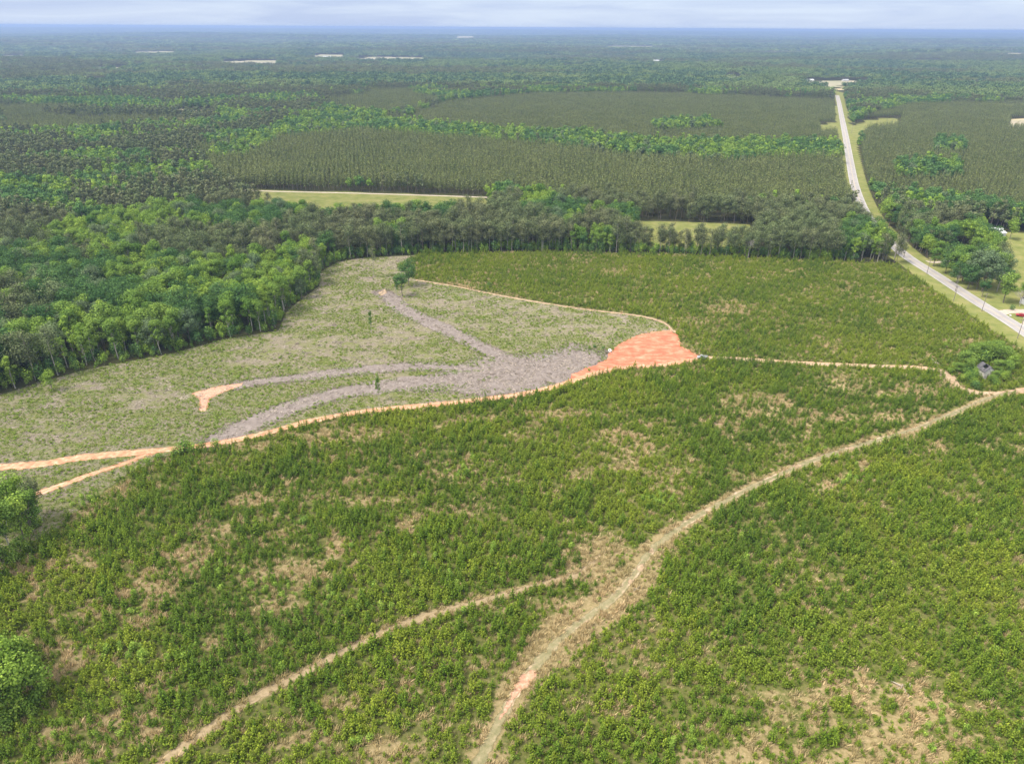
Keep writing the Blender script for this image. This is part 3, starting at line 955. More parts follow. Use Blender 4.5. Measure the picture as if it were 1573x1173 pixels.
for o_ in (-3.45, 3.45):
    ribbon('road_marking', offset_line(road_c, o_), .14, .108, M['paint_w'], 0, False, 1)
for o_ in (-.14, .14):
    ribbon('road_marking', offset_line(road_c, o_), .12, .108, M['paint_y'], 0, False, 1)


# ------------------------------------------------------------------ scattering
def frustum(x, y, extra=25.0, zt=25.0):
    px, py, zc = P(x, y, 0.0)
    m = extra / np.maximum(zc, 1) * FPX
    return (zc > 5) & (px > -m) & (px < 1573 + m) & (py < 1173 + m * 1.0)


def jgrid(sp, x0, x1, y0, y1, jit=.42, rot=0.0):
    W = max(abs(x0), abs(x1), abs(y0), abs(y1)) * (1.45 if rot else 1)
    if rot:
        gx, gy = np.meshgrid(np.arange(-W, W, sp), np.arange(-W, W, sp))
    else:
        gx, gy = np.meshgrid(np.arange(x0, x1, sp), np.arange(y0, y1, sp))
    gx, gy = gx.ravel(), gy.ravel()
    gx = gx + rng.uniform(-jit, jit, len(gx)) * sp
    gy = gy + rng.uniform(-jit, jit, len(gy)) * sp
    if rot:
        c, s = math.cos(rot), math.sin(rot)
        gx, gy = gx * c - gy * s, gx * s + gy * c
        k = (gx > x0) & (gx < x1) & (gy > y0) & (gy < y1)
        gx, gy = gx[k], gy[k]
    return gx, gy


store = bpy.data.collections.new('sources')      # holds the meshes the masses are made of; not part of the scene


def proto(name, mb, mats):
    o = bpy.data.objects.new(name, mb.mesh(name, mats))
    store.objects.link(o)
    return o


def mass(name, protos, x, y, z, idx, scl, label, cat):
    """Many plants nobody could count, as one object: copies of the protos on a cloud of points."""
    me = bpy.data.meshes.new(name)
    k = len(x)
    me.vertices.add(k)
    me.vertices.foreach_set('co', np.stack([x, y, z], 1).astype(np.float32).ravel())
    me.attributes.new('idx', 'INT', 'POINT').data.foreach_set('value', np.asarray(idx, np.int32))
    me.attributes.new('rot', 'FLOAT_VECTOR', 'POINT').data.foreach_set('vector', np.stack([rng.normal(0, .05, k), rng.normal(0, .05, k), rng.uniform(0, 6.283, k)], 1).astype(np.float32).ravel())
    s = np.asarray(scl, float)
    if s.ndim == 1: s = np.stack([s, s, s * rng.uniform(.88, 1.12, k)], 1)
    me.attributes.new('scl', 'FLOAT_VECTOR', 'POINT').data.foreach_set('vector', s.astype(np.float32).ravel())
    o = new_obj(name, me)
    ng = bpy.data.node_groups.new(name, 'GeometryNodeTree')
    ng.interface.new_socket('Geometry', in_out='INPUT', socket_type='NodeSocketGeometry')
    ng.interface.new_socket('Geometry', in_out='OUTPUT', socket_type='NodeSocketGeometry')
    n, l = ng.nodes, ng.links
    gi, go = n.new('NodeGroupInput'), n.new('NodeGroupOutput')
    iop = n.new('GeometryNodeInstanceOnPoints')
    g2i = n.new('GeometryNodeGeometryToInstance')
    for p in protos[::-1]:
        oi = n.new('GeometryNodeObjectInfo')
        oi.inputs['Object'].default_value = p
        oi.transform_space = 'ORIGINAL'
        l.new(oi.outputs['Geometry'], g2i.inputs[0])
    ai = n.new('GeometryNodeInputNamedAttribute'); ai.data_type = 'INT'; ai.inputs['Name'].default_value = 'idx'
    ar = n.new('GeometryNodeInputNamedAttribute'); ar.data_type = 'FLOAT_VECTOR'; ar.inputs['Name'].default_value = 'rot'
    a_s = n.new('GeometryNodeInputNamedAttribute'); a_s.data_type = 'FLOAT_VECTOR'; a_s.inputs['Name'].default_value = 'scl'
    e2r = n.new('FunctionNodeEulerToRotation')
    l.new(gi.outputs[0], iop.inputs['Points'])
    l.new(g2i.outputs[0], iop.inputs['Instance'])
    iop.inputs['Pick Instance'].default_value = True
    l.new(ai.outputs[0], iop.inputs['Instance Index'])
    l.new(ar.outputs[0], e2r.inputs[0])
    l.new(e2r.outputs[0], iop.inputs['Rotation'])
    l.new(a_s.outputs[0], iop.inputs['Scale'])
    l.new(iop.outputs[0], go.inputs[0])
    md = o.modifiers.new('scatter', 'NODES')
    md.node_group = ng
    return tag(o, label, cat, kind='stuff')


# ------------------------------------------------------------------ kinds of tree
def both(tc):
    mb = MB(); mb.add(tc[0], 1); mb.add(tc[1], 0)
    return mb


HW = []       # name, look, (trunk mesh, crown mesh), joined proto, height
for look, args, mt, bk in (
        ('rounded mid-green', dict(H=20, W=10.5), 'oak', 'bark'),
        ('tall narrow fresh-green', dict(H=21, W=7.2, nl=18, k=110, shape='cone', base=.18), 'lime', 'pale_bark'),
        ('broad dark green', dict(H=21, W=12, nl=20, shape='wide'), 'oak_dark', 'bark'),
        ('rounded light green', dict(H=18, W=9, nl=14), 'lime', 'bark'),
        ('broad grey-green', dict(H=20, W=12, nl=20, shape='wide'), 'grey_leaf', 'bark'),
        ('tall upright mid-green', dict(H=22, W=8.5, nl=16, base=.22), 'oak', 'pale_bark'),
        ('lumpy dark green', dict(H=19, W=9.5, nl=13), 'oak_dark', 'bark'),
        ('slender mid-green', dict(H=19, W=5.6, nl=14, k=90, shape='cone', base=.16, leaf=.55), 'oak', 'pale_bark')):
    tc = hardwood(**args)
    HW.append(dict(look=look, tm=tc[0].mesh('broadleaf_trunk', [M[bk]]), cm=tc[1].mesh('broadleaf_crown', [M[mt]]),
                   p=proto('broadleaf', both(tc), [M[mt], M[bk]]), H=args['H']))
OPN = []
for look, args, mt in (('tall dark-topped', dict(H=22, W=10, nl=18), 'old_pine'), ('tall wide-topped', dict(H=21, W=11, nl=20), 'old_pine'),
                       ('tall thin-topped', dict(H=23, W=8, nl=13, base=.5), 'old_pine'), ('deep-crowned', dict(H=20, W=9, nl=18, base=.22), 'old_pine')):
    tc = tall_pine(**args)
    OPN.append(dict(look=look, tm=tc[0].mesh('pine_trunk', [M['pale_bark'] if args['H'] > 21 else M['bark']]), cm=tc[1].mesh('pine_crown', [M[mt]]),
                    p=proto('pine', both(tc), [M[mt], M['bark']]), H=args['H']))
# lighter copies for the distance
HWF = [proto('broadleaf_far', both(hardwood(nl=10, k=30, leaf=1.5, **a)), [M[m_], M['bark']]) for a, m_ in
       ((dict(H=20, W=10), 'oak'), (dict(H=21, W=7.5, shape='cone'), 'lime'), (dict(H=20, W=11), 'oak_dark'), (dict(H=17, W=9), 'oak'), (dict(H=19, W=10), 'grey_leaf'), (dict(H=20, W=9), 'lime'))]
OPF = [proto('pine_far', both(tall_pine(nl=7, k=26, leaf=1.35, **a)), [M['old_pine'], M['bark']]) for a in (dict(H=22, W=8), dict(H=23, W=9), dict(H=20, W=7.5))]
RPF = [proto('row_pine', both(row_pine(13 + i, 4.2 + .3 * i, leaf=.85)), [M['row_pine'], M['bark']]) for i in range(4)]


def cover(x, y):
    """0 open, 1 broadleaf, 2 old pine, 3 plantation pine."""
    px, py, _ = P(x, y)
    n = fbm(x, y * 1.3, 75, 201, 3)
    bias = np.zeros(np.shape(x))
    bias += np.where((py < 330) & (px < 420), .045, 0)
    bias += np.where((py > 330) & (px < 620), -.13, 0)
    bias += np.where((py > 300) & (py < 400) & (px > 560) & (px < 1360), .02, 0)
    bias += np.where((py > 300) & (px > 1340), -.02, 0)
    bias += np.where(spots(x, y, [(330, 400, 110, 22), (470, 375, 60, 12), (700, 372, 90, 14), (860, 365, 90, 16), (1060, 385, 120, 12), (1220, 350, 70, 20), (250, 330, 150, 12), (60, 520, 50, 20)], False) > .4, .2, 0)
    bias += np.where(spots(x, y, [(1330, 385, 55, 20), (620, 350, 50, 8), (1000, 372, 20, 12)], False) > .4, -.25, 0)
    far_n = fbm(x, y * 1.5, 330, 77, 3)
    d = np.hypot(x, y)
    c = np.where(n + bias > .52, 2, 1)
    fr = smooth(900, 1300, d)
    c = np.where((fr > .5) & (far_n > .60), 3, c)
    for p_ in (pine1, pine2, pine3, pine4):
        c = np.where(inside(x, y, p_), 3, c)
    for p_ in (belt1, belt2, spot1, spot2, spot3):
        c = np.where(inside(x, y, p_), 1, c)
    for p_ in (clearcut, plant1, plant2, field1, field2, pasture, yard, verge_n, verge_f, verge_l, *clear_far):
        c = np.where(inside(x, y, p_), 0, c)
    c = np.where(dist_line(x, y, road_c) < 11, 0, c)
    c = np.where(inside(x, y, GP([(1384, 400), (1440, 428), (1573, 516), (1700, 600), (1700, 700), (1300, 520), (1376, 405)])), 0, c)
    c = np.where(dist_line(x, y, farm_c) < 5, 0, c)
    c = np.where((dist_line(x, y, track_d) < 12) | (dist_line(x, y, track_c) < 8) | (dist_line(x, y, track_e) < 9) | inside(x, y, pad), 0, c)
    return c


def photo_place(x, y, h):
    px, py, _ = P(np.array([x]), np.array([y]), h)
    return float(px[0]) / 15.73, float(py[0]) / 11.73


used_labels = set()
ONES = 'zero one two three four five six seven eight nine ten eleven twelve thirteen fourteen fifteen sixteen seventeen eighteen nineteen'.split()
TENS = 'x x twenty thirty forty fifty sixty seventy eighty ninety'.split()


def spell(v, dec):
    i = int(round(v)) if not dec else int(v)
    neg, i = i < 0, abs(i)
    w = ONES[i] if i < 20 else ('hundred' if i >= 100 else TENS[i // 10] + ('-' + ONES[i % 10] if i % 10 else ''))
    if dec: w += '-point-' + ONES[int(abs(v) * 10) % 10]
    return ('minus-' if neg else '') + w



def label_at(head, x, y, h):
    a, b = photo_place(x, y, h)
    for f in (0, 1):
        s = f'{head}, {spell(a, f)} percent across, {spell(b, f)} down'
        if s not in used_labels: break
    used_labels.add(s)
    return s


def where_tree(x, y):
    de = float(sdist(np.array([x]), np.array([y]), clearcut)[0])
    d2 = float(sdist(np.array([x]), np.array([y]), plant2)[0])
    rd = float(dist_line(np.array([x]), np.array([y]), road_c)[0])
    if rd < 40: return 'beside the paved road'
    if de > 0: return 'standing alone in the clearing'
    if max(de, d2) > -9: return 'in the front row of the wood'
    if max(de, d2) > -22: return 'behind the front row of the wood'
    return 'deep in the wood'


def place_tree(kind, V, x, y, s, rz, head=None, group=None, z=0.0, sz=None):
    """A tree of its own: Empty > trunk, crown."""
    nm, cat = ('broadleaf_tree', 'tree') if kind == 'hw' else ('pine_tree', 'pine tree')
    e = empty(nm, (x, y, z), rz, (s, s, sz or s))
    new_obj('trunk', V['tm'], e)
    new_obj('crown', V['cm'], e)
    h = head or f"{V['look']} {'broadleaf' if kind == 'hw' else 'pine'} {where_tree(x, y)}"
    tag(e, label_at(h, x, y, V['H'] * (sz or s) * .8), cat, group or ('broadleaf trees of the wood' if kind == 'hw' else 'pines of the wood'))
    return e


# ------------------------------------------------------------------ woods out to 1.7 km
NEAR_END = 1700.0
gx, gy = jgrid(6.6, -1500, 1500, 90, NEAR_END)
hx, hy = jgrid(8.5, -120, 460, 330, 520)                 # extra trees thicken the belt behind the clearing
gx, gy = np.r_[gx, hx], np.r_[gy, hy]
k = frustum(gx, gy) & (np.hypot(gx, gy) < NEAR_END)
gx, gy = gx[k], gy[k]
cv = cover(gx, gy)
k = (cv == 1) | (cv == 2)
gx, gy, cv = gx[k], gy[k], cv[k]
dd = np.hypot(gx, gy)
kn = fbm(gx, gy, 40, 301, 2)
r = rng.random(len(gx))
hw_pick = np.select([r < .30, r < .46, r < .54, r < .74, r < .81, r < .93], [0, 1, 2, 3, 4, 5], 6)
hw_pick = np.where((kn > .58) & (r < .7), 2, hw_pick)
hw_pick = np.where((kn < .40) & (r < .6), 3, hw_pick)
edge = np.maximum(sdist(gx, gy, clearcut), sdist(gx, gy, plant2)) > -8
hw_pick = np.where(edge & (r < .75), np.where(r < .3, 7, np.where(r < .5, 1, 5)), hw_pick)
op_pick = rng.integers(0, 4, len(gx))
op_pick = np.where(edge & (op_pick == 3), 0, op_pick)
scl = rng.uniform(.78, 1.12, len(gx)) * np.where(edge & (cv == 1), .88, 1)
short = inside(gx, gy, GP([(960, 380), (1160, 380), (1160, 410), (960, 410)]))
scl = scl * np.where(gy > 330, .84, 1) * np.where(short, .85, 1)
rot = rng.uniform(0, 6.28, len(gx))
px, py, zc = P(gx, gy, 12.0)
inview = (px > 4) & (px < 1569) & (py < 1165)
single = np.zeros(len(gx), bool)
MANUAL_HW, MANUAL_PINE = 104, 8
for c_, n_ in ((1, 300 - MANUAL_HW), (2, 300 - MANUAL_PINE)):
    cand = np.where(inview & (cv == c_))[0]
    cand = cand[np.argsort(dd[cand])][:n_]
    single[cand] = True
for i in np.where(single)[0]:
    V = HW[hw_pick[i]] if cv[i] == 1 else OPN[op_pick[i]]
    place_tree('hw' if cv[i] == 1 else 'op', V, gx[i], gy[i], scl[i], rot[i])
rest = ~single
nearm = rest & (dd < 560)
nH = len(HW)
idx = np.where(cv == 1, hw_pick, nH + op_pick)
mass('forest', [v['p'] for v in HW] + [v['p'] for v in OPN], gx[nearm], gy[nearm], gx[nearm] * 0, idx[nearm], scl[nearm], 'mixed wood of broadleaf trees and dark pines behind the clearing', 'forest')
fm = rest & (dd >= 560)
idx = np.where(cv == 1, np.array([0, 1, 2, 3, 4, 5, 2, 0])[hw_pick], 6 + op_pick % 3)
mass('distant_forest', HWF + OPF, gx[fm], gy[fm], terr(gx[fm], gy[fm]), idx[fm], scl[fm], 'woodland of green crowns and grey-green pines beyond the fields', 'forest')
print('wood', single.sum(), nearm.sum(), fm.sum())

# understorey along the edges of the wood
ux, uy = jgrid(2.6, -420, 420, 150, 560)
es = np.maximum(sdist(ux, uy, clearcut), sdist(ux, uy, plant2))
k = frustum(ux, uy, 5) & (es < .3) & (es > -14) & (dist_line(ux, uy, road_c) > 34) & (cover(ux, uy) > 0) & (rng.random(len(ux)) < .8)
ux, uy = ux[k], uy[k]
bushes = [proto('bush', bush(4.2 + i * 1.4, 3.0 + i * .5, 170, .46, 6), [M[m_], M['bark']]) for i, m_ in enumerate(('oak', 'lime', 'oak_dark'))]
mass('undergrowth', bushes, ux, uy, ux * 0, rng.integers(0, 3, len(ux)), rng.uniform(.6, 1.5, len(ux)), 'leafy undergrowth along the foot of the wood edge', 'undergrowth')

# ------------------------------------------------------------------ plantation pines in rows
gx, gy = jgrid(3.7, -1500, 1500, 400, NEAR_END, jit=.2, rot=R(12))
k = frustum(gx, gy) & (np.hypot(gx, gy) < NEAR_END)
gx, gy = gx[k], gy[k]
k = cover(gx, gy) == 3
gx, gy = gx[k], gy[k]
k = rng.random(len(gx)) < np.where(inside(gx, gy, pine1), .92, .85)
gx, gy = gx[k], gy[k]
hs = (.80 + .4 * fbm(gx, gy, 35, 515, 3)) * np.where(inside(gx, gy, pine1), 1.0, np.where(inside(gx, gy, pine2), .66, .8)) * rng.uniform(.82, 1.12, len(gx))
ws = hs * np.where(inside(gx, gy, pine2), 1.15, 1.0)
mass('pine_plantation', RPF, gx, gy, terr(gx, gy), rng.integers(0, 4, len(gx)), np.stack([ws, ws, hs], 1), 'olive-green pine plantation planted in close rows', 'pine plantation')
print('plantation', len(gx))

# ------------------------------------------------------------------ woods out to the horizon
CH = [proto('canopy', clump(6, 19, 10, 17, 34, 2.6), [M['far_oak']]), proto('canopy', clump(6, 19, 10, 18, 34, 2.6), [M['far_dark']]), proto('canopy', clump(7, 20, 9, 16, 32, 2.4), [M['far_light']])]
CP = [proto('canopy', clump(9, 19, 7, 18, 24, 1.9, cone=True), [M['old_pine']]), proto('canopy', clump(14, 19, 5.5, 12, 16, 1.7, cone=True), [M['row_pine']])]


def far_belt(name, sp, d0, d1, s):
    gx, gy = jgrid(sp, -d1 * .8, d1 * .8, d0 * .5, d1)
    d = np.hypot(gx, gy)
    k = frustum(gx, gy, 60) & (d >= d0) & (d < d1)
    gx, gy = gx[k], gy[k]
    a = fbm(gx, gy * 1.7, 520, 901, 4)
    b = fbm(gx, gy * 1.5, 330, 77, 3)
    r = rng.random(len(gx))
    idx = np.where(a > .53, np.where(b > .52, 4, 3), np.select([r < smooth(.58, .42, fbm(gx, gy, 210, 31, 2)) * .7, r < .75], [1, 0], 2))
    idx = np.where((r > .93), rng.integers(0, 4, len(gx)), idx)
    op = np.zeros(len(gx), bool)
    for p_ in clear_far: op |= inside(gx, gy, p_)
    op |= dist_line(gx, gy, road_c) < 18
    # scattered farm fields
    f = fbm(gx, gy * 2.2, 260, 555, 2)
    op |= (f > .80)
    gx, gy, idx = gx[~op], gy[~op], idx[~op]
    sc = s * rng.uniform(.85, 1.2, len(gx))
    mass(name, CH + CP, gx, gy, terr(gx, gy), idx, np.stack([sc, sc, np.minimum(sc, 1.15) * rng.uniform(.8, 1.2, len(gx))], 1), 'unbroken woodland fading blue towards the horizon', 'forest')
    print(name, len(gx))


far_belt('far_forest', 15.5, NEAR_END, 4800, 1.0)
far_belt('horizon_forest', 50, 4800, 11500, 3.0)
far_belt('horizon_forest', 150, 11500, 30000, 9.0)

# ------------------------------------------------------------------ the young plantation
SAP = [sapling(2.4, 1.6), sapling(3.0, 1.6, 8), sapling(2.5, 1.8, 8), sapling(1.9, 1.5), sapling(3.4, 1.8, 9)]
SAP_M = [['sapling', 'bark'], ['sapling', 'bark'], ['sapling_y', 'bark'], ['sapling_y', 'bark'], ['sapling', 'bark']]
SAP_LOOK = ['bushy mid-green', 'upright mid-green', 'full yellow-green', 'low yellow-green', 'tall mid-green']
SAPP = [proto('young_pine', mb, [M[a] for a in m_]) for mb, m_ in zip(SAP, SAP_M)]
WEED = [proto('weed', bush(.9 + .2 * i, 1.3 + .2 * i, 70, .24, 3), [M[m_], M['bark']]) for i, m_ in enumerate(('weed', 'sapling', 'sapling_y'))]
TUFT = [proto('tuft', tuft(.45 + .12 * i, 1.2 + .3 * i, 46, .22), [M[m_]]) for i, m_ in enumerate(('weed', 'sapling_y', 'lime'))]
STRAW = [proto('grass', grass_clump(.8 + .3 * i, 1.3, 46), [M['straw']]) for i in range(3)]
SLASH = [proto('slash', twigs(1.8, 12, .8 + .4 * i), [M['slash']]) for i in range(2)]
LIMES = [bush(2.4, 1.9, 150, .30, 6), bush(3.2, 2.2, 190, .32, 8), bush(1.9, 2.2, 150, .28, 6)]
LIME = [mb.mesh('leafy_sapling', [M['lime'], M['bark']]) for mb in LIMES]
ROUND = [bush(3.6, 3.8, 320, .36, 9).mesh('leafy_shrub', [M[m_], M['bark']]) for m_ in ('oak', 'oak_dark', 'lime')]


def keep_off(x, y, m=0.0):
    ok = dist_line(x, y, track_c[::3]) > 2.3 + m
    ok &= dist_line(x, y, track_d[::3]) > 1.7 + m
    ok &= dist_line(x, y, track_e[::3]) > 1.3 + m
    ok &= dist_line(x, y, track_cb[::3]) > 1.4 + m
    ok &= dist_line(x, y, track_a[::2]) > 1.7 + m
    ok &= dist_line(x, y, track_b[::2]) > 1.2 + m
    ok &= ~inside(x, y, pad)
    return ok


def in_frame(x, y, m=60):
    px, py, zc = P(x, y)
    return (zc > 5) & (px > -m) & (px < 1573 + m) & (py < 1173 + m * 1.6)


gx, gy = jgrid(1.22, -330, 480, 70, 420, jit=.45)
k = in_frame(gx, gy, 90) & inside(gx, gy, plant1)
gx, gy = gx[k], gy[k]
op = openness(gx, gy)
k = keep_off(gx, gy) & (rng.random(len(gx)) > op * 1.05) & (rng.random(len(gx)) < .74)
ax, ay, aop = gx[k], gy[k], op[k]
sz1 = 1.02 * rng.triangular(.40, .75, 1.35, len(ax)) * (1.12 - .45 * aop) * (.70 + .65 * fbm(ax, ay, 14, 808, 3))
gx, gy = jgrid(1.85, -120, 480, 220, 560, jit=.22, rot=R(38))
k = in_frame(gx, gy, 60) & inside(gx, gy, plant2)
gx, gy = gx[k], gy[k]
op = openness(gx, gy)
k = keep_off(gx, gy) & (rng.random(len(gx)) > op * .9) & (rng.random(len(gx)) < .86)
bx, by = gx[k], gy[k]
sz2 = .88 * rng.triangular(.6, 1.0, 1.45, len(bx)) * (1.1 - .4 * op[k])
sx, sy, ss = np.r_[ax, bx], np.r_[ay, by], np.r_[sz1, sz2]
yel = fbm(sx, sy, 26, 606, 3)
r = rng.random(len(sx))
si = np.where(r < smooth(.38, .62, yel) * .8 + .1 + .25 * inside(sx, sy, plant2), np.where(rng.random(len(sx)) < .5, 2, 3), np.select([rng.random(len(sx)) < .35, rng.random(len(sx)) < .55], [0, 1], 4))
px, py, zc = P(sx, sy, 1.0)
vis = (px > 3) & (px < 1570) & (py < 1168)
d3 = np.hypot(np.hypot(sx, sy), HC)
cand = np.where(vis)[0]
one = cand[np.argsort(d3[cand] / np.maximum(ss[cand], .3))][:298]
sm = np.ones(len(sx), bool); sm[one] = False
SAPMESH = [p.data for p in SAPP]


def where_sap(x, y):
    X_, Y_ = np.array([x]), np.array([y])
    da, db = float(dist_line(X_, Y_, track_a)[0]), float(dist_line(X_, Y_, track_b)[0])
    if da < 6: return 'beside the sandy path'
    if db < 6: return 'beside the straw-coloured strip'
    px = photo_place(x, y, 1)[0] * 15.73
    ta = np.interp(y, track_a[:, 1], track_a[:, 0])
    return 'right of the path' if x > ta else 'left of the path'


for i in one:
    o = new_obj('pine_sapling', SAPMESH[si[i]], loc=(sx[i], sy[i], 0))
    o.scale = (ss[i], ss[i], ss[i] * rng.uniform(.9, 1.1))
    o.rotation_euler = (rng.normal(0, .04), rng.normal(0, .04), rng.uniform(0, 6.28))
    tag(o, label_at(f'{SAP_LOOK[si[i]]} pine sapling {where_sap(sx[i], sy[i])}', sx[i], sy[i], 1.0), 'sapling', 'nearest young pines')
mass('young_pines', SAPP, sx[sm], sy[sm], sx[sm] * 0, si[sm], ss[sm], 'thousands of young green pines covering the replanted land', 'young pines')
print('saplings', len(sx))

# weeds and dead grass between them
gx, gy = jgrid(1.05, -330, 480, 70, 560, jit=.5)
k = in_frame(gx, gy, 80) & (inside(gx, gy, plant1) | inside(gx, gy, plant2)) & keep_off(gx, gy, -.7)
gx, gy = gx[k], gy[k]
op = openness(gx, gy)
r = rng.random(len(gx))
nz = fbm(gx, gy, 5, 717, 2)
st = ((r < op * .62 + .05) & (nz > .32)) | ((dist_line(gx, gy, track_b[::2]) < 1.5) & (r < .6))
wd = (~st) & (rng.random(len(gx)) < .42 + .15 * (nz > .5)) & (keep_off(gx, gy))
mass('dead_grass', STRAW, gx[st], gy[st], gx[st] * 0, rng.integers(0, 3, st.sum()), rng.uniform(.6, 1.2, st.sum()), 'straw-coloured dead grass in the gaps between young pines', 'grass')
mass('weeds', WEED, gx[wd], gy[wd], gx[wd] * 0, rng.integers(0, 3, wd.sum()), rng.triangular(.35, .55, 1.25, wd.sum()), 'low green weeds growing between the young pines', 'weeds')
print('straw', st.sum(), 'weeds', wd.sum())

# ------------------------------------------------------------------ the clearcut
gx, gy = jgrid(1.15, -330, 200, 110, 470, jit=.5)
k = in_frame(gx, gy, 60) & inside(gx, gy, clearcut)
gx, gy = gx[k], gy[k]
mu = np.maximum(smooth(-1, 8, sdist(gx, gy, mulch) + 8 * (fbm(gx, gy, 7, 23, 3) - .5)), np.maximum(smooth(4.6, 1.6, dist_line(gx, gy, track_g[::3])), np.maximum(smooth(5.4, 2, dist_line(gx, gy, track_w[::3])), smooth(3.4, .8, dist_line(gx, gy, track_u[::3])))))
mu = np.maximum(mu, np.where(keep_off(gx, gy) & ~inside(gx, gy, red_patch), 0, 1))
g = fbm(gx, gy * 1.5, 11, 313, 4) * .6 + fbm(gx, gy, 45, 99, 2) * .4
k = (rng.random(len(gx)) < smooth(.36, .56, g) * .95 + .06) & (rng.random(len(gx)) > mu * 1.02)
mass('regrowth', TUFT + WEED[:1], gx[k], gy[k], gx[k] * 0, rng.choice(4, k.sum(), p=[.36, .26, .22, .16]), rng.triangular(.35, .7, 1.5, k.sum()), 'low light-green regrowth tufts on the cleared ground', 'weeds')
k2 = (rng.random(len(gx)) < .26) & (~k) & keep_off(gx, gy)
k2 |= (sdist(gx, gy, mulch) > -3) & (rng.random(len(gx)) < .30) & keep_off(gx, gy, 1.0)
mass('logging_debris', SLASH, gx[k2], gy[k2], gx[k2] * 0, rng.integers(0, 2, k2.sum()), rng.uniform(.5, 1.3, k2.sum()), 'grey twigs and bark left by logging on the clearing', 'logging debris')
print('regrowth', k.sum(), k2.sum())

# ------------------------------------------------------------------ leafy saplings, bright among the pines
clusters = [(200, 1008, 46, 14, 20), (420, 905, 60, 24, 16), (560, 925, 70, 20, 14), (470, 1040, 30, 10, 4), (1000, 770, 50, 18, 22), (1110, 1120, 60, 40, 10), (1440, 1120, 50, 40, 14), (1290, 735, 40, 12, 14),
            (1260, 700, 30, 8, 8), (720, 730, 30, 14, 10), (140, 780, 40, 16, 8), (330, 870, 30, 14, 8), (360, 1000, 60, 30, 6), (1500, 800, 60, 50, 6), (1150, 770, 30, 12, 6), (1020, 1150, 60, 16, 8),
            (700, 900, 60, 30, 8), (540, 1130, 40, 20, 4), (900, 590, 30, 6, 6), (1500, 1000, 60, 40, 6), (1130, 880, 120, 60, 8), (240, 930, 60, 20, 8), (800, 850, 80, 20, 10), (1460, 530, 40, 10, 6),
            (100, 1130, 60, 20, 6), (1330, 660, 60, 12, 6), (620, 860, 80, 20, 8)]
n_l = 0
for cx, cy, wx, wy, n_ in clusters:
    for _ in range(n_):
        a, b = rng.normal(cx, wx * .6), rng.normal(cy, wy * .6)
        if a < 5 or a > 1568 or b > 1160: continue
        p = G(a, b)
        if not bool(keep_off(p[:1], p[1:], .5)[0]): continue
        v = int(rng.integers(0, 3)); s = rng.uniform(.6, 1.15)
        o = new_obj('young_broadleaf_tree', LIME[v], loc=(p[0], p[1], 0))
        o.scale = (s, s, s); o.rotation_euler = (0, 0, rng.uniform(0, 6.28))
        tag(o, label_at(f"{('bright green', 'tall bright green', 'spreading bright green')[v]} leafy sapling among young pines", p[0], p[1], 1.2), 'sapling', 'leafy saplings among the young pines')
        n_l += 1
print('leafy', n_l)


def shrub(a, b, v, s, head, group=None):
    p = G(a, b)
    o = new_obj('shrub', ROUND[v], loc=(p[0], p[1], 0))
    o.scale = (s, s, s * rng.uniform(.85, 1.15)); o.rotation_euler = (0, 0, rng.uniform(0, 6.28))
    return tag(o, label_at(head, p[0], p[1], 1.8 * s), 'shrub', group)


for a, b, v, s in ((272, 700, 0, 1.2), (284, 697, 0, 1.6), (296, 697, 2, 1.3), (312, 689, 0, .9), (333, 687, 2, 1.0), (228, 712, 2, .8), (246, 706, 0, 1.0), (447, 660, 2, .8)):
    shrub(a, b, v, s, 'leafy shrub at the edge of the orange track', 'shrubs along the orange track')
for a, b, v, s in ((4, 862, 0, 1.5), (18, 856, 2, 1.4), (32, 842, 0, 1.5), (44, 826, 2, 1.2), (52, 812, 0, 1.2), (62, 806, 2, .9), (24, 866, 0, 1.1), (40, 846, 2, 1.0)):
    shrub(a, b, v, s, 'leafy shrub under the left clump of trees', 'shrubs under the left clump')
for a, b, v, s in ((6, 1112, 2, 1.3), (18, 1108, 0, 1.2), (30, 1102, 2, 1.4), (44, 1092, 2, 1.2), (58, 1080, 0, 1.2), (66, 1068, 2, 1.2), (10, 1124, 0, 1.1), (52, 1098, 2, .9), (72, 1060, 2, .9)):
    shrub(a, b, v, s, 'bright shrub at the foot of the lower left clump', 'shrubs under the bright clump')
shrub(468, 806, 0, 1.0, 'round mid-green shrub standing out among young pines')
shrub(752, 440, 1, .9, 'dark shrub beyond the thin sandy track')
for a, b, v, s in ((905, 570, 2, .5), (913, 534, 1, .55), (926, 536, 1, .6), (905, 537, 0, .5)):
    shrub(a, b, v, s, 'low shrub at the end of the mulch heap', 'shrubs by the mulch')

# shrubs round the ruined house
RUIN_TREES = ((1478, 562, 7.5), (1490, 556, 9), (1502, 553, 9), (1514, 552, 9), (1526, 554, 10), (1540, 560, 9), (1552, 568, 8), (1470, 574, 5.5), (1530, 574, 7), (1488, 572, 7), (1544, 576, 7), (1496, 580, 5), (1525, 583, 4.5), (1484, 586, 5), (1522, 590, 4.5), (1540, 586, 5))
for i in range(70):
    a, b = 1508 + rng.normal(0, 26), 572 + rng.normal(0, 14)
    if ((a - 1509) / 52) ** 2 + ((b - 572) / 27) ** 2 > 1 or (abs(a - 1510) < 11 and 560 < b < 594): continue
    shrub(a, b, int(rng.choice([0, 1, 2], p=[.5, .3, .2])), rng.uniform(.9, 1.5) * (1.45 if b < 562 else .85), 'dense green shrub round the ruined house', 'shrubs round the ruined house')

# ------------------------------------------------------------------ single trees placed one by one
def tree_at(a, b, kind, v, H, head, group=None, w=None):
    p = G(a, b)
    V = (HW if kind == 'hw' else OPN)[v]
    s = H / V['H']
    return place_tree(kind, V, p[0], p[1], w or s, rng.uniform(0, 6.28), head, group, sz=s)


